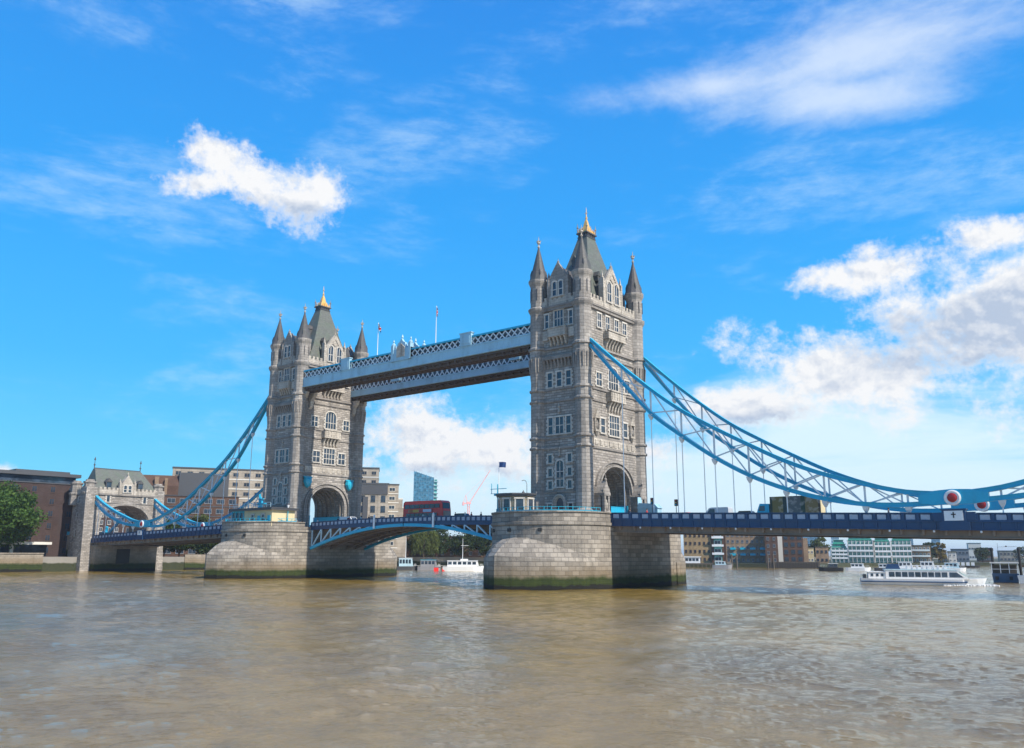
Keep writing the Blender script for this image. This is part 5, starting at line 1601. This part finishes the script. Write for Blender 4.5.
# right-hand far bank, left to right
for Lp, Rp, z1, lb, wl, fr in (((-78, 276), (-52, 284), 20.5, 'grey brown block rising behind the yellow brick flats', 'brownbrick', 'grey'), ((-50, 290), (-34, 298), 19.5, 'buff block rising behind the tan warehouse', 'concrete', 'render'), ((-22, 376), (-10, 380), 13.5, 'brick block behind the brown and tan house', 'redbrick', 'render')):
    building('riverside_building', lb, 'building', Lp, Rp, 12, 1.7, z1, wl, 6, 7, (1.2, 1.4), frame=fr)
building('brick_flats', 'pale yellow brick flats on the far bank just right of the right pier', 'flats', (-70.5, 250), (-58.5, 255.5), 14, 1.7, 17.0, 'yellowbrick', 4, 6, (.8, 1.2), frame='brownbrick', cap=.3)
t, w, H, _ = building('glazed_flats', 'narrow white and glass flats between yellow brick flats and the warehouse', 'flats', (-58.0, 255), (-52.8, 257.5), 12, 1.7, 17.3, 'glass_teal', 4, 1, (3.0, 1.6), frame='white', cap=.3, balc='white')
part(t, 'side_pier', 'brownbrick', (0, 1.1, -.1, 10, 0, H - .1), (w - .9, w, -.1, 10, 0, H - .1))
t, w, H, _ = building('warehouse', 'tan brick warehouse with turquoise balconies seen under the right side span', 'warehouse', (-52.0, 258), (-33.5, 266.5), 14, 1.7, 16.5, 'tanbrick', 5, 9, (.9, 1.1), frame='grey', cap=.2)
b = MB(); b.slabx([(0, 0), (3.5, 2.6), (11, 2.6), (14, 0)], 1.2, w - 1.2); b.build('mansard_roof', M['slate'], t, (0, 0, H + .2))
for k in range(4):
    for r in (1, 2): MB().box(2 + k * 4.6, 4.6 + k * 4.6, -.8, -.05, 2.8 * r + .8, 2.8 * r + 1.8).build('balcony', M['turquoise'], t)
building('dark_brick_tower', 'narrow dark brown brick block right of the tan warehouse', 'building', (-32.2, 258), (-27.0, 260), 12, 1.7, 18.0, 'brownbrick', 5, 2, (.9, 1.3), cap=.3)
t, w, H, _ = building('glazed_block', 'dark block with big panes and pale left edge on the far bank', 'building', (-33.5, 283), (-24.5, 286.5), 12, 1.7, 15.8, 'brownbrick', 4, 3, (1.7, 1.8), frame='darkgrey', cap=.3)
part(t, 'pale_stair_tower', 'render', (-2.2, -.05, 0, 8, 0, H + .6)); part(t, 'brick_end', 'tanbrick', (w + .02, w + 2.2, 0, 10, 0, H - 2))
building('yellow_house', 'low sunlit yellow building right of the dark glazed block', 'house', (-26.5, 292), (-22.0, 293.5), 8, 1.7, 9.2, 'cream', 2, 3, (.8, 1.0), frame='white', cap=.2)
building('brown_house', 'low brown and tan house right of the yellow building', 'house', (-21.3, 294), (-15.6, 296), 8, 1.7, 9.6, 'tanbrick', 2, 3, (.8, 1.0), frame='darkgrey', cap=.2)


def stepped_flats(Lp, Rp, z1, label, nbay):
    t, w, H, rz = building('terraced_flats', label, 'flats', Lp, Rp, 14, 1.7, z1 - 4.5, 'glass_teal', 4, nbay, (w_ := 1.5, 1.5), wmat='glass_teal', frame='white', cap=.15, balc='white', group='green and white flats on the far bank')
    for i in range(nbay + 1): part(t, 'column', 'render', (i * w / nbay - .15, i * w / nbay + .15, -1.2, 0, 0, H))
    for k in range(2):
        part(t, 'upper_storey', 'glass_teal', (.8 + k * .9, w - .8 - k * .9, 1.2 + k, 11 - k, H + .15 + k * 2.2, H + 2.2 + k * 2.2))
        part(t, 'green_balcony', 'greenmetal', (.4 + k * .9, w - .4 - k * .9, .6 + k, .75 + k, H + .15 + k * 2.2, H + 1.1 + k * 2.2))
        part(t, 'green_canopy', 'greenmetal', (.3 + k * .9, w - .3 - k * .9, .5 + k, 11.5 - k, H + 2.2 + k * 2.2, H + 2.34 + k * 2.2))
    return t


stepped_flats((-32, 349), (-24.2, 352), 14.0, 'green and white terraced flats, leftmost and lowest of the four', 4)
stepped_flats((-23.8, 352), (-11.6, 356), 18.0, 'green and white terraced flats, widest of the four', 6)
stepped_flats((-11.2, 357), (-3.6, 359.5), 17.4, 'green and white terraced flats, third from the left of the four', 4)
stepped_flats((-3.2, 360), (6.2, 362.5), 17.8, 'green and white terraced flats, rightmost of the four', 5)
t, w, H, _ = building('balcony_flats', 'tan flats with white balconies right of the green flats', 'flats', (0.5, 384), (10.2, 386), 10, 1.7, 11.2, 'tanbrick', 3, 5, (.9, 1.1), frame='white', cap=.2, balc='white')
building('orange_house', 'narrow orange sunlit house beside the yellowing trees', 'house', (9.5, 405), (14.0, 406), 8, 1.7, 8.5, 'yellowbrick', 2, 3, (.7, .9), frame='white', cap=.3)
building('white_house', 'small white gabled house on the far bank, right of the orange one', 'house', (15.2, 404), (19.2, 405), 8, 1.7, 7.4, 'render', 2, 2, (.8, .9), frame='white', roofm='slate', cap=.8)
for Lp, Rp, z1, lb, wl in (((2, 474), (12, 476), 9.6, 'grey blue low block far off behind the moored barges', 'grey'), ((12.5, 500), (20, 502), 10.5, 'hazy purple brick block far off, second of the distant row', 'brownbrick'),
                           ((-41, 751), (-31, 754), 17.0, 'pale square block standing above the distant row', 'render'), ((16, 555), (27, 558), 9.0, 'buff block far off at the right end of the distant row', 'concrete'),
                           ((30, 600), (46, 604), 9.4, 'dark long block far off behind the ferry', 'brownbrick'), ((50, 560), (66, 563), 9.4, 'long grey shed far off at the right edge', 'grey'), ((20, 700), (34, 703), 13.5, 'pale hazy block above the moored ferry', 'render')):
    building('distant_building', lb, 'building', Lp, Rp, 12, 1.7, z1, wl, 2, 5, (1.2, 1.2), cap=.4, group='low buildings far down the river')
for px, L_, R_, z1, lb, m_ in ((0, (-402, 1270), (-394, 1272), 56, 'thin white tower block far beyond the wharves', 'render'), (0, (-424, 1262), (-406, 1266), 52, 'broad blue glass tower far beyond the wharves', 'glass_blue'),
                               (0, (-388, 1275), (-362, 1281), 50, 'wide blue office tower far beyond the trees', 'glass_blue'), (0, (-346, 1290), (-334, 1293), 47, 'pale blue narrow tower left of the green flats', 'pale_blue'),
                               (0, (-242, 1320), (-229, 1323), 46, 'blue glass tower far off, left one right of the green flats', 'glass_blue'), (0, (-204, 1330), (-192, 1333), 44, 'blue glass tower far off, tall right one above yellowing trees', 'glass_blue'),
                               (0, (-228, 1390), (-212, 1393), 26, 'low grey blue block between the two distant glass towers', 'walk_blue')):
    building('distant_tower', lb, 'tower block', L_, R_, 14, 1.7, z1, m_, 8, 4, (2.2, 3.0), wmat='glass_blue', frame='pale_blue', cap=.8, group='distant office towers')
w = MB(); w.box(0, 22, 0, 1.2, -4, 1.4); w.box(-.2, 22.2, -.2, 1.2, 1.4, 1.7)
for i in range(20): w.box(.4 + i * 1.1, .75 + i * 1.1, -.35, -.02, -4, 1.5)
tag(w.build('river_wall', M['timber'], None, (-22, 234, 1.0), math.atan2(8, 19)), 'pale river wall with dark timber fenders right of the warehouse', 'wall')


# ------------------------------------------------------------------ trees
def tree(loc, h, r, label, m, n, cl=40, group='trees on the banks', trunk=.35, droop=0.0, cat='tree', name='tree', size=.5, base=.28):
    rg = np.random.default_rng(int(abs(loc[0] * 13 + loc[1] * 7 + h * 3)))
    t = thing(name, label, cat, loc, 0, group)
    tb = MB(); th = h * base
    tb.tube([(0, 0, -.3), (.1, .05, th), (.0, .1, h * .6)], trunk, 8, 0, trunk * .35)
    for k in range(7):
        a = k * 2.4; rr = r * .65; z = h * (.45 + .06 * k)
        tb.tube([(0, 0, th * .95), (math.cos(a) * rr * .45, math.sin(a) * rr * .45, (th + z) / 2 + .5), (math.cos(a) * rr, math.sin(a) * rr, z)], trunk * .5, 6, 0, trunk * .12)
    tb.build('trunk', M['bark'], t)
    # clumps spread over an uneven crown, each filled with leaf-sized faces
    cc = []
    cz = h * (.5 + base * .5); hz = h * (1 - base) * .5
    while len(cc) < cl:
        p = rg.normal(size=3); p /= np.linalg.norm(p); q = rg.random() ** .35
        c = np.array([p[0] * r * q * .86, p[1] * r * q * .86, cz + p[2] * hz * q * .86])
        cc.append((c, (0.24 + .16 * rg.random()) * min(r, hz)))
    per = n // cl; V = []; F = []
    P = []
    for c, cr in cc:
        d = rg.normal(size=(per, 3)); d /= np.linalg.norm(d, axis=1)[:, None]; q = rg.random(per) ** .5
        pts = c + d * (q * cr)[:, None] * np.array([1.15, 1.15, .85]); 
        if droop: pts[:, 2] -= droop * np.linalg.norm(pts[:, :2], axis=1) / r * h * rg.random(per)
        P.append(pts)
    P = np.concatenate(P); k = len(P)
    u = rg.normal(size=(k, 3)); u /= np.linalg.norm(u, axis=1)[:, None]; v = np.cross(u, rg.normal(size=(k, 3))); v /= np.linalg.norm(v, axis=1)[:, None]
    if droop: u = np.tile([0, 0, 1.0], (k, 1)) * 1.6; v = np.stack([np.cos(P[:, 0] * 9), np.sin(P[:, 0] * 9), np.zeros(k)], 1) * .6
    s = (size * (.6 + .8 * rg.random(k)))[:, None]
    Q = np.stack([P - u * s, P + v * s * .6, P + u * s, P - v * s * .6], 1).reshape(-1, 3)
    me = bpy.data.meshes.new('crown'); me.vertices.add(len(Q)); me.vertices.foreach_set('co', Q.astype(np.float32).ravel())
    me.loops.add(k * 4); me.loops.foreach_set('vertex_index', np.arange(k * 4, dtype=np.int32)); me.polygons.add(k); me.polygons.foreach_set('loop_start', np.arange(k, dtype=np.int32) * 4)
    me.update(calc_edges=True); me.materials.append(M[m]); link('crown', me, t)
    return t


tree((-142.5, -34.5, 4.2), 22.0, 12.6, 'large full green plane tree at the left edge by the river wall', 'leaf', 24000, 90, trunk=.5, size=.42, base=.10)
tree((-143.5, -56, 4.2), 18, 8, 'green tree at the very left edge, mostly outside the picture', 'leaf', 5000, 40, trunk=.4, size=.45, base=.2)
for x, y, h, r, lb, m_ in ((-147, 17, 9, 4.5, 'dark tree under the left side span, nearest the gatehouse', 'leaf_dark'), (-144, 25, 10, 5, 'dark tree under the left side span, second from the gatehouse', 'leaf_dark'),
                           (-142, 33, 9, 4.5, 'dark tree under the left side span, third from the gatehouse', 'leaf_dark'), (-141, 40, 9, 4.5, 'dark tree under the left side span, next to the left pier', 'leaf_dark'),
                           (-150, 36, 17, 5, 'olive bushy tree above the left roadway in front of the hotel', 'leaf_willow'), (-152, 24, 14.5, 4.2, 'green tree above the left roadway right of the gatehouse', 'leaf'),
                           (-142, 114, 11, 6.5, 'dark broad tree behind the moored boats, leftmost under the opening span', 'leaf_dark'), (-139, 121, 12, 6.5, 'dark tree behind the moored boats, second under the opening span', 'leaf_dark'),
                           (-132, 140, 11, 5.5, 'dark tree behind the moored boats, next to the pale willow', 'leaf_dark'), (-127, 150, 10.5, 6, 'dark round tree at the right end of the riverside row, by the right pier', 'leaf_dark'),
                           (-121, 158, 9, 5, 'dark bushy tree half hidden behind the right pier', 'leaf_dark'),
                           (-34, 312, 11, 5.0, 'light green tree above the low yellow building', 'leaf'), (-26, 316, 11.5, 5, 'light green tree left of the green flats', 'leaf_willow'),
                           (8.2, 392, 9.8, 3.6, 'dark green tree beside the tan balcony flats', 'leaf_dark'), (13.2, 394, 9.6, 3.4, 'yellowing autumn tree right of the tan balcony flats', 'leaf_autumn'),
                           (24, 450, 7, 5, 'hazy dark tree far down the river, left of the ferry', 'leaf_dark'), (48, 480, 7.2, 6, 'hazy dark tree behind the moored ferry', 'leaf_dark'), (62, 492, 7.8, 6, 'hazy dark tree behind the piles at the right edge', 'leaf_dark'), (36, 520, 8, 7, 'hazy low tree between the distant blocks', 'leaf_dark')):
    far_ = x > -95; k_ = 1.0 if far_ or y < 60 else 1.28
    tree((x, y, 1.7 if far_ else 4.2), (h + (2.5 if far_ else 0)) * k_, r * k_, lb, m_, 4200 if h > 8.4 else 1800, 34, trunk=.25, size=.40, base=.06)
tree((-129, 128, 4.2), 13.5, 7.5, 'pale weeping willow behind the red and white boat', 'leaf_willow', 5200, 34, droop=.5, trunk=.3, size=.34, base=.25)
tree((-134, 133, 4.2), 14.5, 7.5, 'yellow green weeping willow left of the pale one', 'leaf_willow', 5200, 34, droop=.5, trunk=.3, size=.34, base=.25)

# ------------------------------------------------------------------ boats
def hull(t, L, B, z0, z1, m, bow=.22, stern=.9, nm='hull'):
    """bow towards +x"""
    st = []
    for u, hb, ht in ((0, stern, 0), (.1, 1, 0), (.55, 1, 0), (1 - bow, .92, .0), (1 - bow * .45, .6, .05), (1 - bow * .15, .25, .1), (1, .02, .14)):
        x = -L / 2 + u * L; fl = .82 if u < .9 else .5
        xo = 0 if u < .8 else -(u - .8) * L * .18
        st.append([(x + xo, -B / 2 * hb * fl, z0), (x + xo, B / 2 * hb * fl, z0), (x, B / 2 * hb, z1 + ht * (z1 - z0)), (x, -B / 2 * hb, z1 + ht * (z1 - z0))])
    b = MB(); b.ring_loft(st); return b.build(nm, M[m], t)


def tour_boat():
    L = 25.5
    t = thing('tour_boat', 'long low white river cruiser with a row of dark windows', 'boat', (86.2, 47.0, 0), math.radians(20)); t.scale = (.87, .87, .87)
    hull(t, L, 5.0, -.5, 1.35, 'white', .2)
    b = MB(); b.ring_loft([[(x, y * s_, z) for y, s_, z in ((-2.58, k, .55), (2.58, k, .55), (2.58, k, .8), (-2.58, k, .8))] for x, k in ((-L / 2 - .05, .9), (-L / 2 + 2.5, 1), (5.5, 1), (8.6, .82))]); b.build('rubbing_strake', M['navy'], t)
    c = MB(); c.slab([(-7.6, 1.35), (9.2, 1.35), (6.6, 3.15), (-7.6, 3.15)], -2.2, 2.2); c.build('saloon', M['white'], t)
    c = MB(); c.slab([(-7.8, 3.15), (7.0, 3.15), (6.4, 3.4), (-7.8, 3.4)], -2.3, 2.3); c.build('saloon_roof', M['pale_blue'], t)
    for s in (-1, 1):
        for i in range(9):
            x = -6.9 + i * 1.32; MB().box(x, x + 1.12, s * 2.18, s * 2.24, 1.75, 2.8).build('window', M['glass'], t)
        MB().slab([(5.2, 1.75), (7.9, 1.75), (6.6, 2.8), (5.2, 2.8)], s * 2.18, s * 2.25).build('forward_window', M['glass'], t)
    MB().slab([(8.55, 1.7), (7.1, 2.9), (7.2, 2.95), (8.75, 1.7)], -1.9, 1.9).build('front_glazing', M['glass_teal'], t)
    b = MB(); b.box(-11.2, -7.6, -2.0, 2.0, 1.35, 2.7); b.box(-11.5, -7.6, -2.15, 2.15, 2.7, 2.85); b.build('aft_cabin', M['white'], t)
    for x in (-10.4, -9.3, -8.3): MB().box(x - .25, x + .25, -2.05, -1.98, 1.8, 2.4).build('porthole', M['glass'], t)
    b = MB(); b.slab([(-7.4, 3.4), (-4.4, 3.4), (-4.8, 4.5), (-7.0, 4.5)], -1.1, 1.1); b.build('wheelhouse', M['navy'], t)
    b = MB()
    for i in range(15): b.bar((-3.8 + i * .7, -2.1, 3.4), (-3.8 + i * .7, -2.1, 4.2), .05); b.bar((-3.8 + i * .7, 2.1, 3.4), (-3.8 + i * .7, 2.1, 4.2), .05)
    for y in (-2.1, 2.1): b.bar((-3.8, y, 4.2), (6.0, y, 4.2), .06)
    b.build('deck_rail', M['white'], t)
    b = MB()
    for i in range(8):
        for y in (-1, 1): b.box(-3 + i * 1.05, -2.4 + i * 1.05, y - .6, y + .6, 3.4, 3.85); b.box(-3 + i * 1.05, -2.9 + i * 1.05, y - .6, y + .6, 3.85, 4.3)
    b.build('deck_seating', M['white'], t)
    b = MB(); b.box(-12.2, -11.6, -1.6, 1.6, 1.35, 2.2); b.lathe(-6, 0, [(.06, 4.5), (.04, 6.2)], 6); b.build('mast', M['darkgrey'], t)


tour_boat()


def simple_boat(name, label, cat, loc, rz, L, B, hullm, z1, cabin, cabm, group='boats moored on the river', mast=0, roof=None, win=4):
    t = thing(name, label, cat, loc, rz, group)
    hull(t, L, B, -.4, z1, hullm, .25)
    x0, x1, zc = cabin
    c = MB(); c.slab([(x0, z1), (x1 + .5, z1), (x1, zc), (x0, zc)], -B * .38, B * .38); c.build('cabin', M[cabm], t)
    MB().box(x0 - .2, x1 + .2, -B * .41, B * .41, zc, zc + .12).build('cabin_roof', M[roof or 'white'], t)
    for i in range(win):
        p = (x1 - x0 - .3) / win
        for s in (-1, 1): MB().box(x0 + .2 + i * p, x0 + .2 + (i + .75) * p, s * B * .375, s * B * .39, z1 + (zc - z1) * .35, z1 + (zc - z1) * .85).build('window', M['glass'], t)
    b = MB()
    for i in range(5): b.bar((x1 + .8 + i * (L / 2 - x1 - 1) / 5, -B * .3, z1), (x1 + .8 + i * (L / 2 - x1 - 1) / 5, -B * .3, z1 + .8), .05)
    b.bar((x1 + .8, -B * .3, z1 + .8), (L / 2 - .6, -B * .3, z1 + .8), .05); b.build('bow_rail', M['white'], t)
    if mast: MB().lathe(x0 + (x1 - x0) * .5, 0, [(.1, zc), (.05, zc + mast)], 6).build('mast', M['white'], t)
    return t


az = lambda x, y: math.atan2(y, x)
t = simple_boat('catamaran_ferry', 'white river ferry with red pontoon ends moored under the opening span', 'ferry', (-61, 78, 0), az(12, 11), 13.5, 4.6, 'white', 1.5, (-5.2, 4.6, 3.3), 'white', roof='white', mast=7.2, win=6)
b = MB(); b.box(-9.6, -8.1, -1.6, -.2, -.3, 1.1); b.box(-6.9, -5.9, -1.9, .3, -.3, 1.2); b.build('red_bow_sponson', M['red'], t)
b = MB(); b.box(-9.6, -4, -1.5, 1.5, 2.9, 3.05); b.box(-9.4, -6.9, -1.4, 1.4, 1.0, 1.2); b.bar((-9.4, -1.4, 1.2), (-9.4, -1.4, 2.9), .1); b.bar((-7.5, -1.4, 1.2), (-7.5, -1.4, 2.9), .1); b.build('boarding_canopy', M['darkgrey'], t)
b = MB(); b.bar((-.9, 0, 8.2), (1.6, 0, 8.2), .1); b.box(-1.0, 1.5, -.5, .5, 3.4, 3.9); b.build('radar_yard', M['white'], t)
simple_boat('moored_launch', 'pale turquoise moored launch beside the left pier, behind a thin pole', 'boat', (-85.5, 76, 0), az(10, 10), 7.5, 3, 'darkgrey', 1.3, (-2.6, 1.8, 4.0), 'pale_blue', mast=7)
simple_boat('moored_launch', 'grey moored launch with turquoise canopy in front of the willow', 'boat', (-79, 80.5, 0), az(10, 10), 8, 3, 'grey', 1.3, (-3, 2.2, 3.4), 'grey', roof='turquoise')
b = thing('floating_pontoon', 'low pontoon with pinkish railings between the moored boats', 'pontoon', (-83, 81, 0), az(10, 10))
part(b, 'deck', 'timber', (-7, 10, 0, 3, -.4, .7)); part(b, 'rail', 'render', (-7, 10, -.02, .04, 1.5, 1.58), *[(x, x + .12, -.02, .06, .7, 1.55) for x in np.linspace(-7, 9.8, 16)]); part(b, 'shelter', 'darkgrey', (1.5, 3.6, .5, 2.5, .7, 4.2))

simple_boat('dark_barge', 'black hulled barge moored right of the timber wall', 'barge', (24, 180, 0), az(10, 3) + PI, 8.5, 3, 'black', 1.3, (-2.4, .6, 2.6), 'darkgrey', win=2)
for i, (x, y, L, m_, lb, zc, cm) in enumerate(((30.5, 190, 8.5, 'white', 'white moored cruiser just right of the black barge', 2.6, 'white'), (38.5, 196, 8, 'darkgrey', 'dark blue moored cruiser with white cabin, left of the tour boat', 2.5, 'white'),
                                        (43.5, 203, 8, 'white', 'white motor yacht behind the stern of the river cruiser', 3.2, 'white'), (50.0, 207, 8, 'grey', 'grey motor yacht behind the middle of the river cruiser', 3.4, 'white'),
                                        (57, 212, 9, 'white', 'white yacht behind the bow of the river cruiser', 3.0, 'pale_blue'))):
    simple_boat('moored_cruiser', lb, 'boat', (x, y, 0), az(10, 3), L, 2.8, m_, 1.2, (-2.4, 1.8, zc), cm, win=3)
t = thing('barge', 'dark barge with four white covered hatches far down the river', 'barge', (39.5, 327, 0), az(10, 2), 'x') if False else thing('barge', 'dark barge with white covered hatches far down the river', 'barge', (39.5, 327, 0), az(10, 2))
hull(t, 11, 3, -.4, 1.0, 'black')
for k in range(4): part(t, 'hatch_cover', 'white', (-4.6 + k * 2.1, -3.2 + k * 2.1, -1.1, 1.1, 1.0, 2.5))

# pier landing under the right flats, jetty with piles
t = thing('landing_stage', 'landing stage on dark piles with a white waiting cabin by the yellow flats', 'pier', (-44, 196, 0), az(15, 7))
part(t, 'deck', 'timber', (-2, 13, 0, 5, 1.6, 2.1)); part(t, 'cabin', 'white', (0, 8, 1, 4, 2.1, 4.6)); part(t, 'cabin_roof', 'white', (-.3, 8.4, .6, 4.4, 4.6, 4.85))
for i in range(9): part(t, 'pile', 'timber', (-1.6 + i * 1.7, -1.2 + i * 1.7, -.1, .35, -3, 1.8))
for i in range(5): part(t, 'window', 'glass', (.5 + i * 1.45, 1.6 + i * 1.45, .94, 1.0, 3.0, 4.1))
simple_boat('moored_launch', 'pale grey launch moored right of the landing stage', 'boat', (-28.5, 203.5, 0), az(15, 7), 8.5, 3, 'grey', 1.5, (-3, 1, 2.8), 'pale_blue', win=3)
pm = MB().lathe(0, 0, [(.34, -3), (.34, 5.6), (.26, 5.8), (.05, 6.0)], 10).mesh('mooring_pile', M['timber'])
for x, y, lb in ((-25, 205, 'dark mooring pile right of the pale grey launch'), (-23.3, 206, 'dark mooring pile, right one of the pair by the pale grey launch'), (-17.3, 224, 'dark mooring pile at the left end of the timber wall'), (-15.6, 226, 'dark mooring pile just right of the one at the timber wall')):
    tag(link('mooring_pile', pm, None, (x, y, 0)), lb, 'mooring pile', 'mooring piles off the wharves')

# moored excursion ferry and its piles at the right edge
t = thing('moored_ferry', 'old passenger ferry with canopy roof moored at the right edge', 'ferry', (95.6, 76.5, 0), math.radians(10))
b = MB(); b.ring_loft([[(-2.2, -1.4, -.4), (2.2, -1.4, -.4), (2.3, 6, -.4), (-2.3, 6, -.4)], [(-2.5, -1.9, 1.9), (2.5, -1.9, 1.9), (2.5, 6.5, 1.9), (-2.5, 6.5, 1.9)]]); b.build('hull', M['ferryhull'], t)
part(t, 'black_waterline', 'black', (-2.3, 2.3, -1.5, 6.1, -.45, .35)); part(t, 'deck_house', 'timber', (-2.2, 2.2, -1.0, 6, 1.9, 3.6)); part(t, 'canopy_roof', 'render', (-2.7, 2.7, -1.9, 6.5, 3.95, 4.2))
for x in (-2.4, -.8, .8, 2.4): part(t, 'post', 'white', (x - .06, x + .06, -1.85, -1.73, 1.9, 4.0))
part(t, 'rail', 'white', (-2.5, 2.5, -1.88, -1.82, 2.75, 2.83)); part(t, 'tyre_fender', 'black', (-1.9, -1.3, -2.05, -1.9, .6, 1.3), ) ; part(t, 'tyre_fender', 'black', (.7, 1.3, -2.05, -1.9, .6, 1.3))
t = thing('moored_ferry', 'white two deck ferry cut by the right edge of the picture', 'ferry', (103.0, 73.0, 0), math.radians(8))
b = MB(); b.ring_loft([[(-4.2, -2, -.4), (6, -2, -.4), (6, 2, -.4), (-4.2, 2, -.4)], [(-4.6, -2.4, 1.6), (6.4, -2.4, 1.6), (6.4, 2.4, 1.6), (-4.6, 2.4, 1.6)]]); b.build('hull', M['white'], t)
part(t, 'lower_saloon', 'white', (-3.4, 6, -2, 2, 1.6, 3.3)); part(t, 'dark_window_band', 'glass', (-3.0, 6.0, -2.06, -1.99, 2.3, 3.0)); part(t, 'upper_deck', 'brownbrick', (-3.6, 6.2, -2.2, 2.2, 3.3, 3.6)); part(t, 'upper_saloon', 'render', (-2.6, 5.6, -1.8, 1.8, 3.6, 5.3)); part(t, 'upper_roof', 'timber', (-3.4, 6, -2.1, 2.1, 5.3, 5.5))
pm2 = MB().lathe(0, 0, [(.28, -3), (.28, 6.6), (.36, 6.65), (.36, 7.1), (.1, 7.3)], 10).mesh('mooring_pile', M['black'])
for x, y, lb in ((93.2, 78.2, 'tall black pile at the left side of the old passenger ferry'), (98.4, 77.6, 'tall black pile between the two ferries at the right edge'), (101.5, 79, 'tall black pile at the very right edge')):
    tag(link('mooring_pile', pm2, None, (x, y, 0)), lb, 'mooring pile', 'tall piles at the right edge')
b = MB(); b.lathe(0, 0, [(.05, 0), (.03, 4.0)], 6); b.bar((0, 0, 3.2), (3.6, 0, 3.3), .05); b.lathe(1.6, 0, [(.05, 3.2), (.25, 3.35), (.05, 3.5)], 8)
tag(b.build('ship_mast', M['darkgrey'], None, (94.6, 77.2, 4.2)), 'thin mast with a yard above the old passenger ferry roof', 'mast')

# bow wave of the cruiser: foam lying on the water
rg = np.random.default_rng(5); f = MB()
ca, sa = math.cos(math.radians(20)), math.sin(math.radians(20))
for k in range(420):
    u = rg.random(); s = rg.choice([-1, 1]); lx = 11.2 - u * 8; ly = s * (.3 + u * 2.6 + rg.normal() * .3); z = .02 + .08 * (1 - u)
    if rg.random() < .35: lx = 10.8 + rg.random() * 1.8; ly = rg.normal() * .8
    x, y = 86.2 + lx * ca - ly * sa, 47 + lx * sa + ly * ca; r = .08 + .16 * rg.random()
    f.lathe(x, y, [(r, z - .12), (r * .8, z + .05), (r * .2, z + .14)], 5)
tag(f.build('bow_wave', M['foam']), None or 'white foam at the bow of the river cruiser', 'foam', kind='stuff')

# ------------------------------------------------------------------ the air: far things pale slightly
hz = MB(); hz.box(-17500, 17500, -17500, 17500, -5.5, 90)
hm = bpy.data.materials.new('air'); hm.use_nodes = True
hm.node_tree.nodes.clear()
pv = hm.node_tree.nodes.new('ShaderNodeVolumePrincipled'); pv.inputs['Color'].default_value = (0.82, 0.90, 1.0, 1); pv.inputs['Density'].default_value = 0.00014; pv.inputs['Anisotropy'].default_value = 0.2
ho = hm.node_tree.nodes.new('ShaderNodeOutputMaterial'); hm.node_tree.links.new(pv.outputs[0], ho.inputs['Volume'])
struct(hz.build('haze', hm), 'stuff')
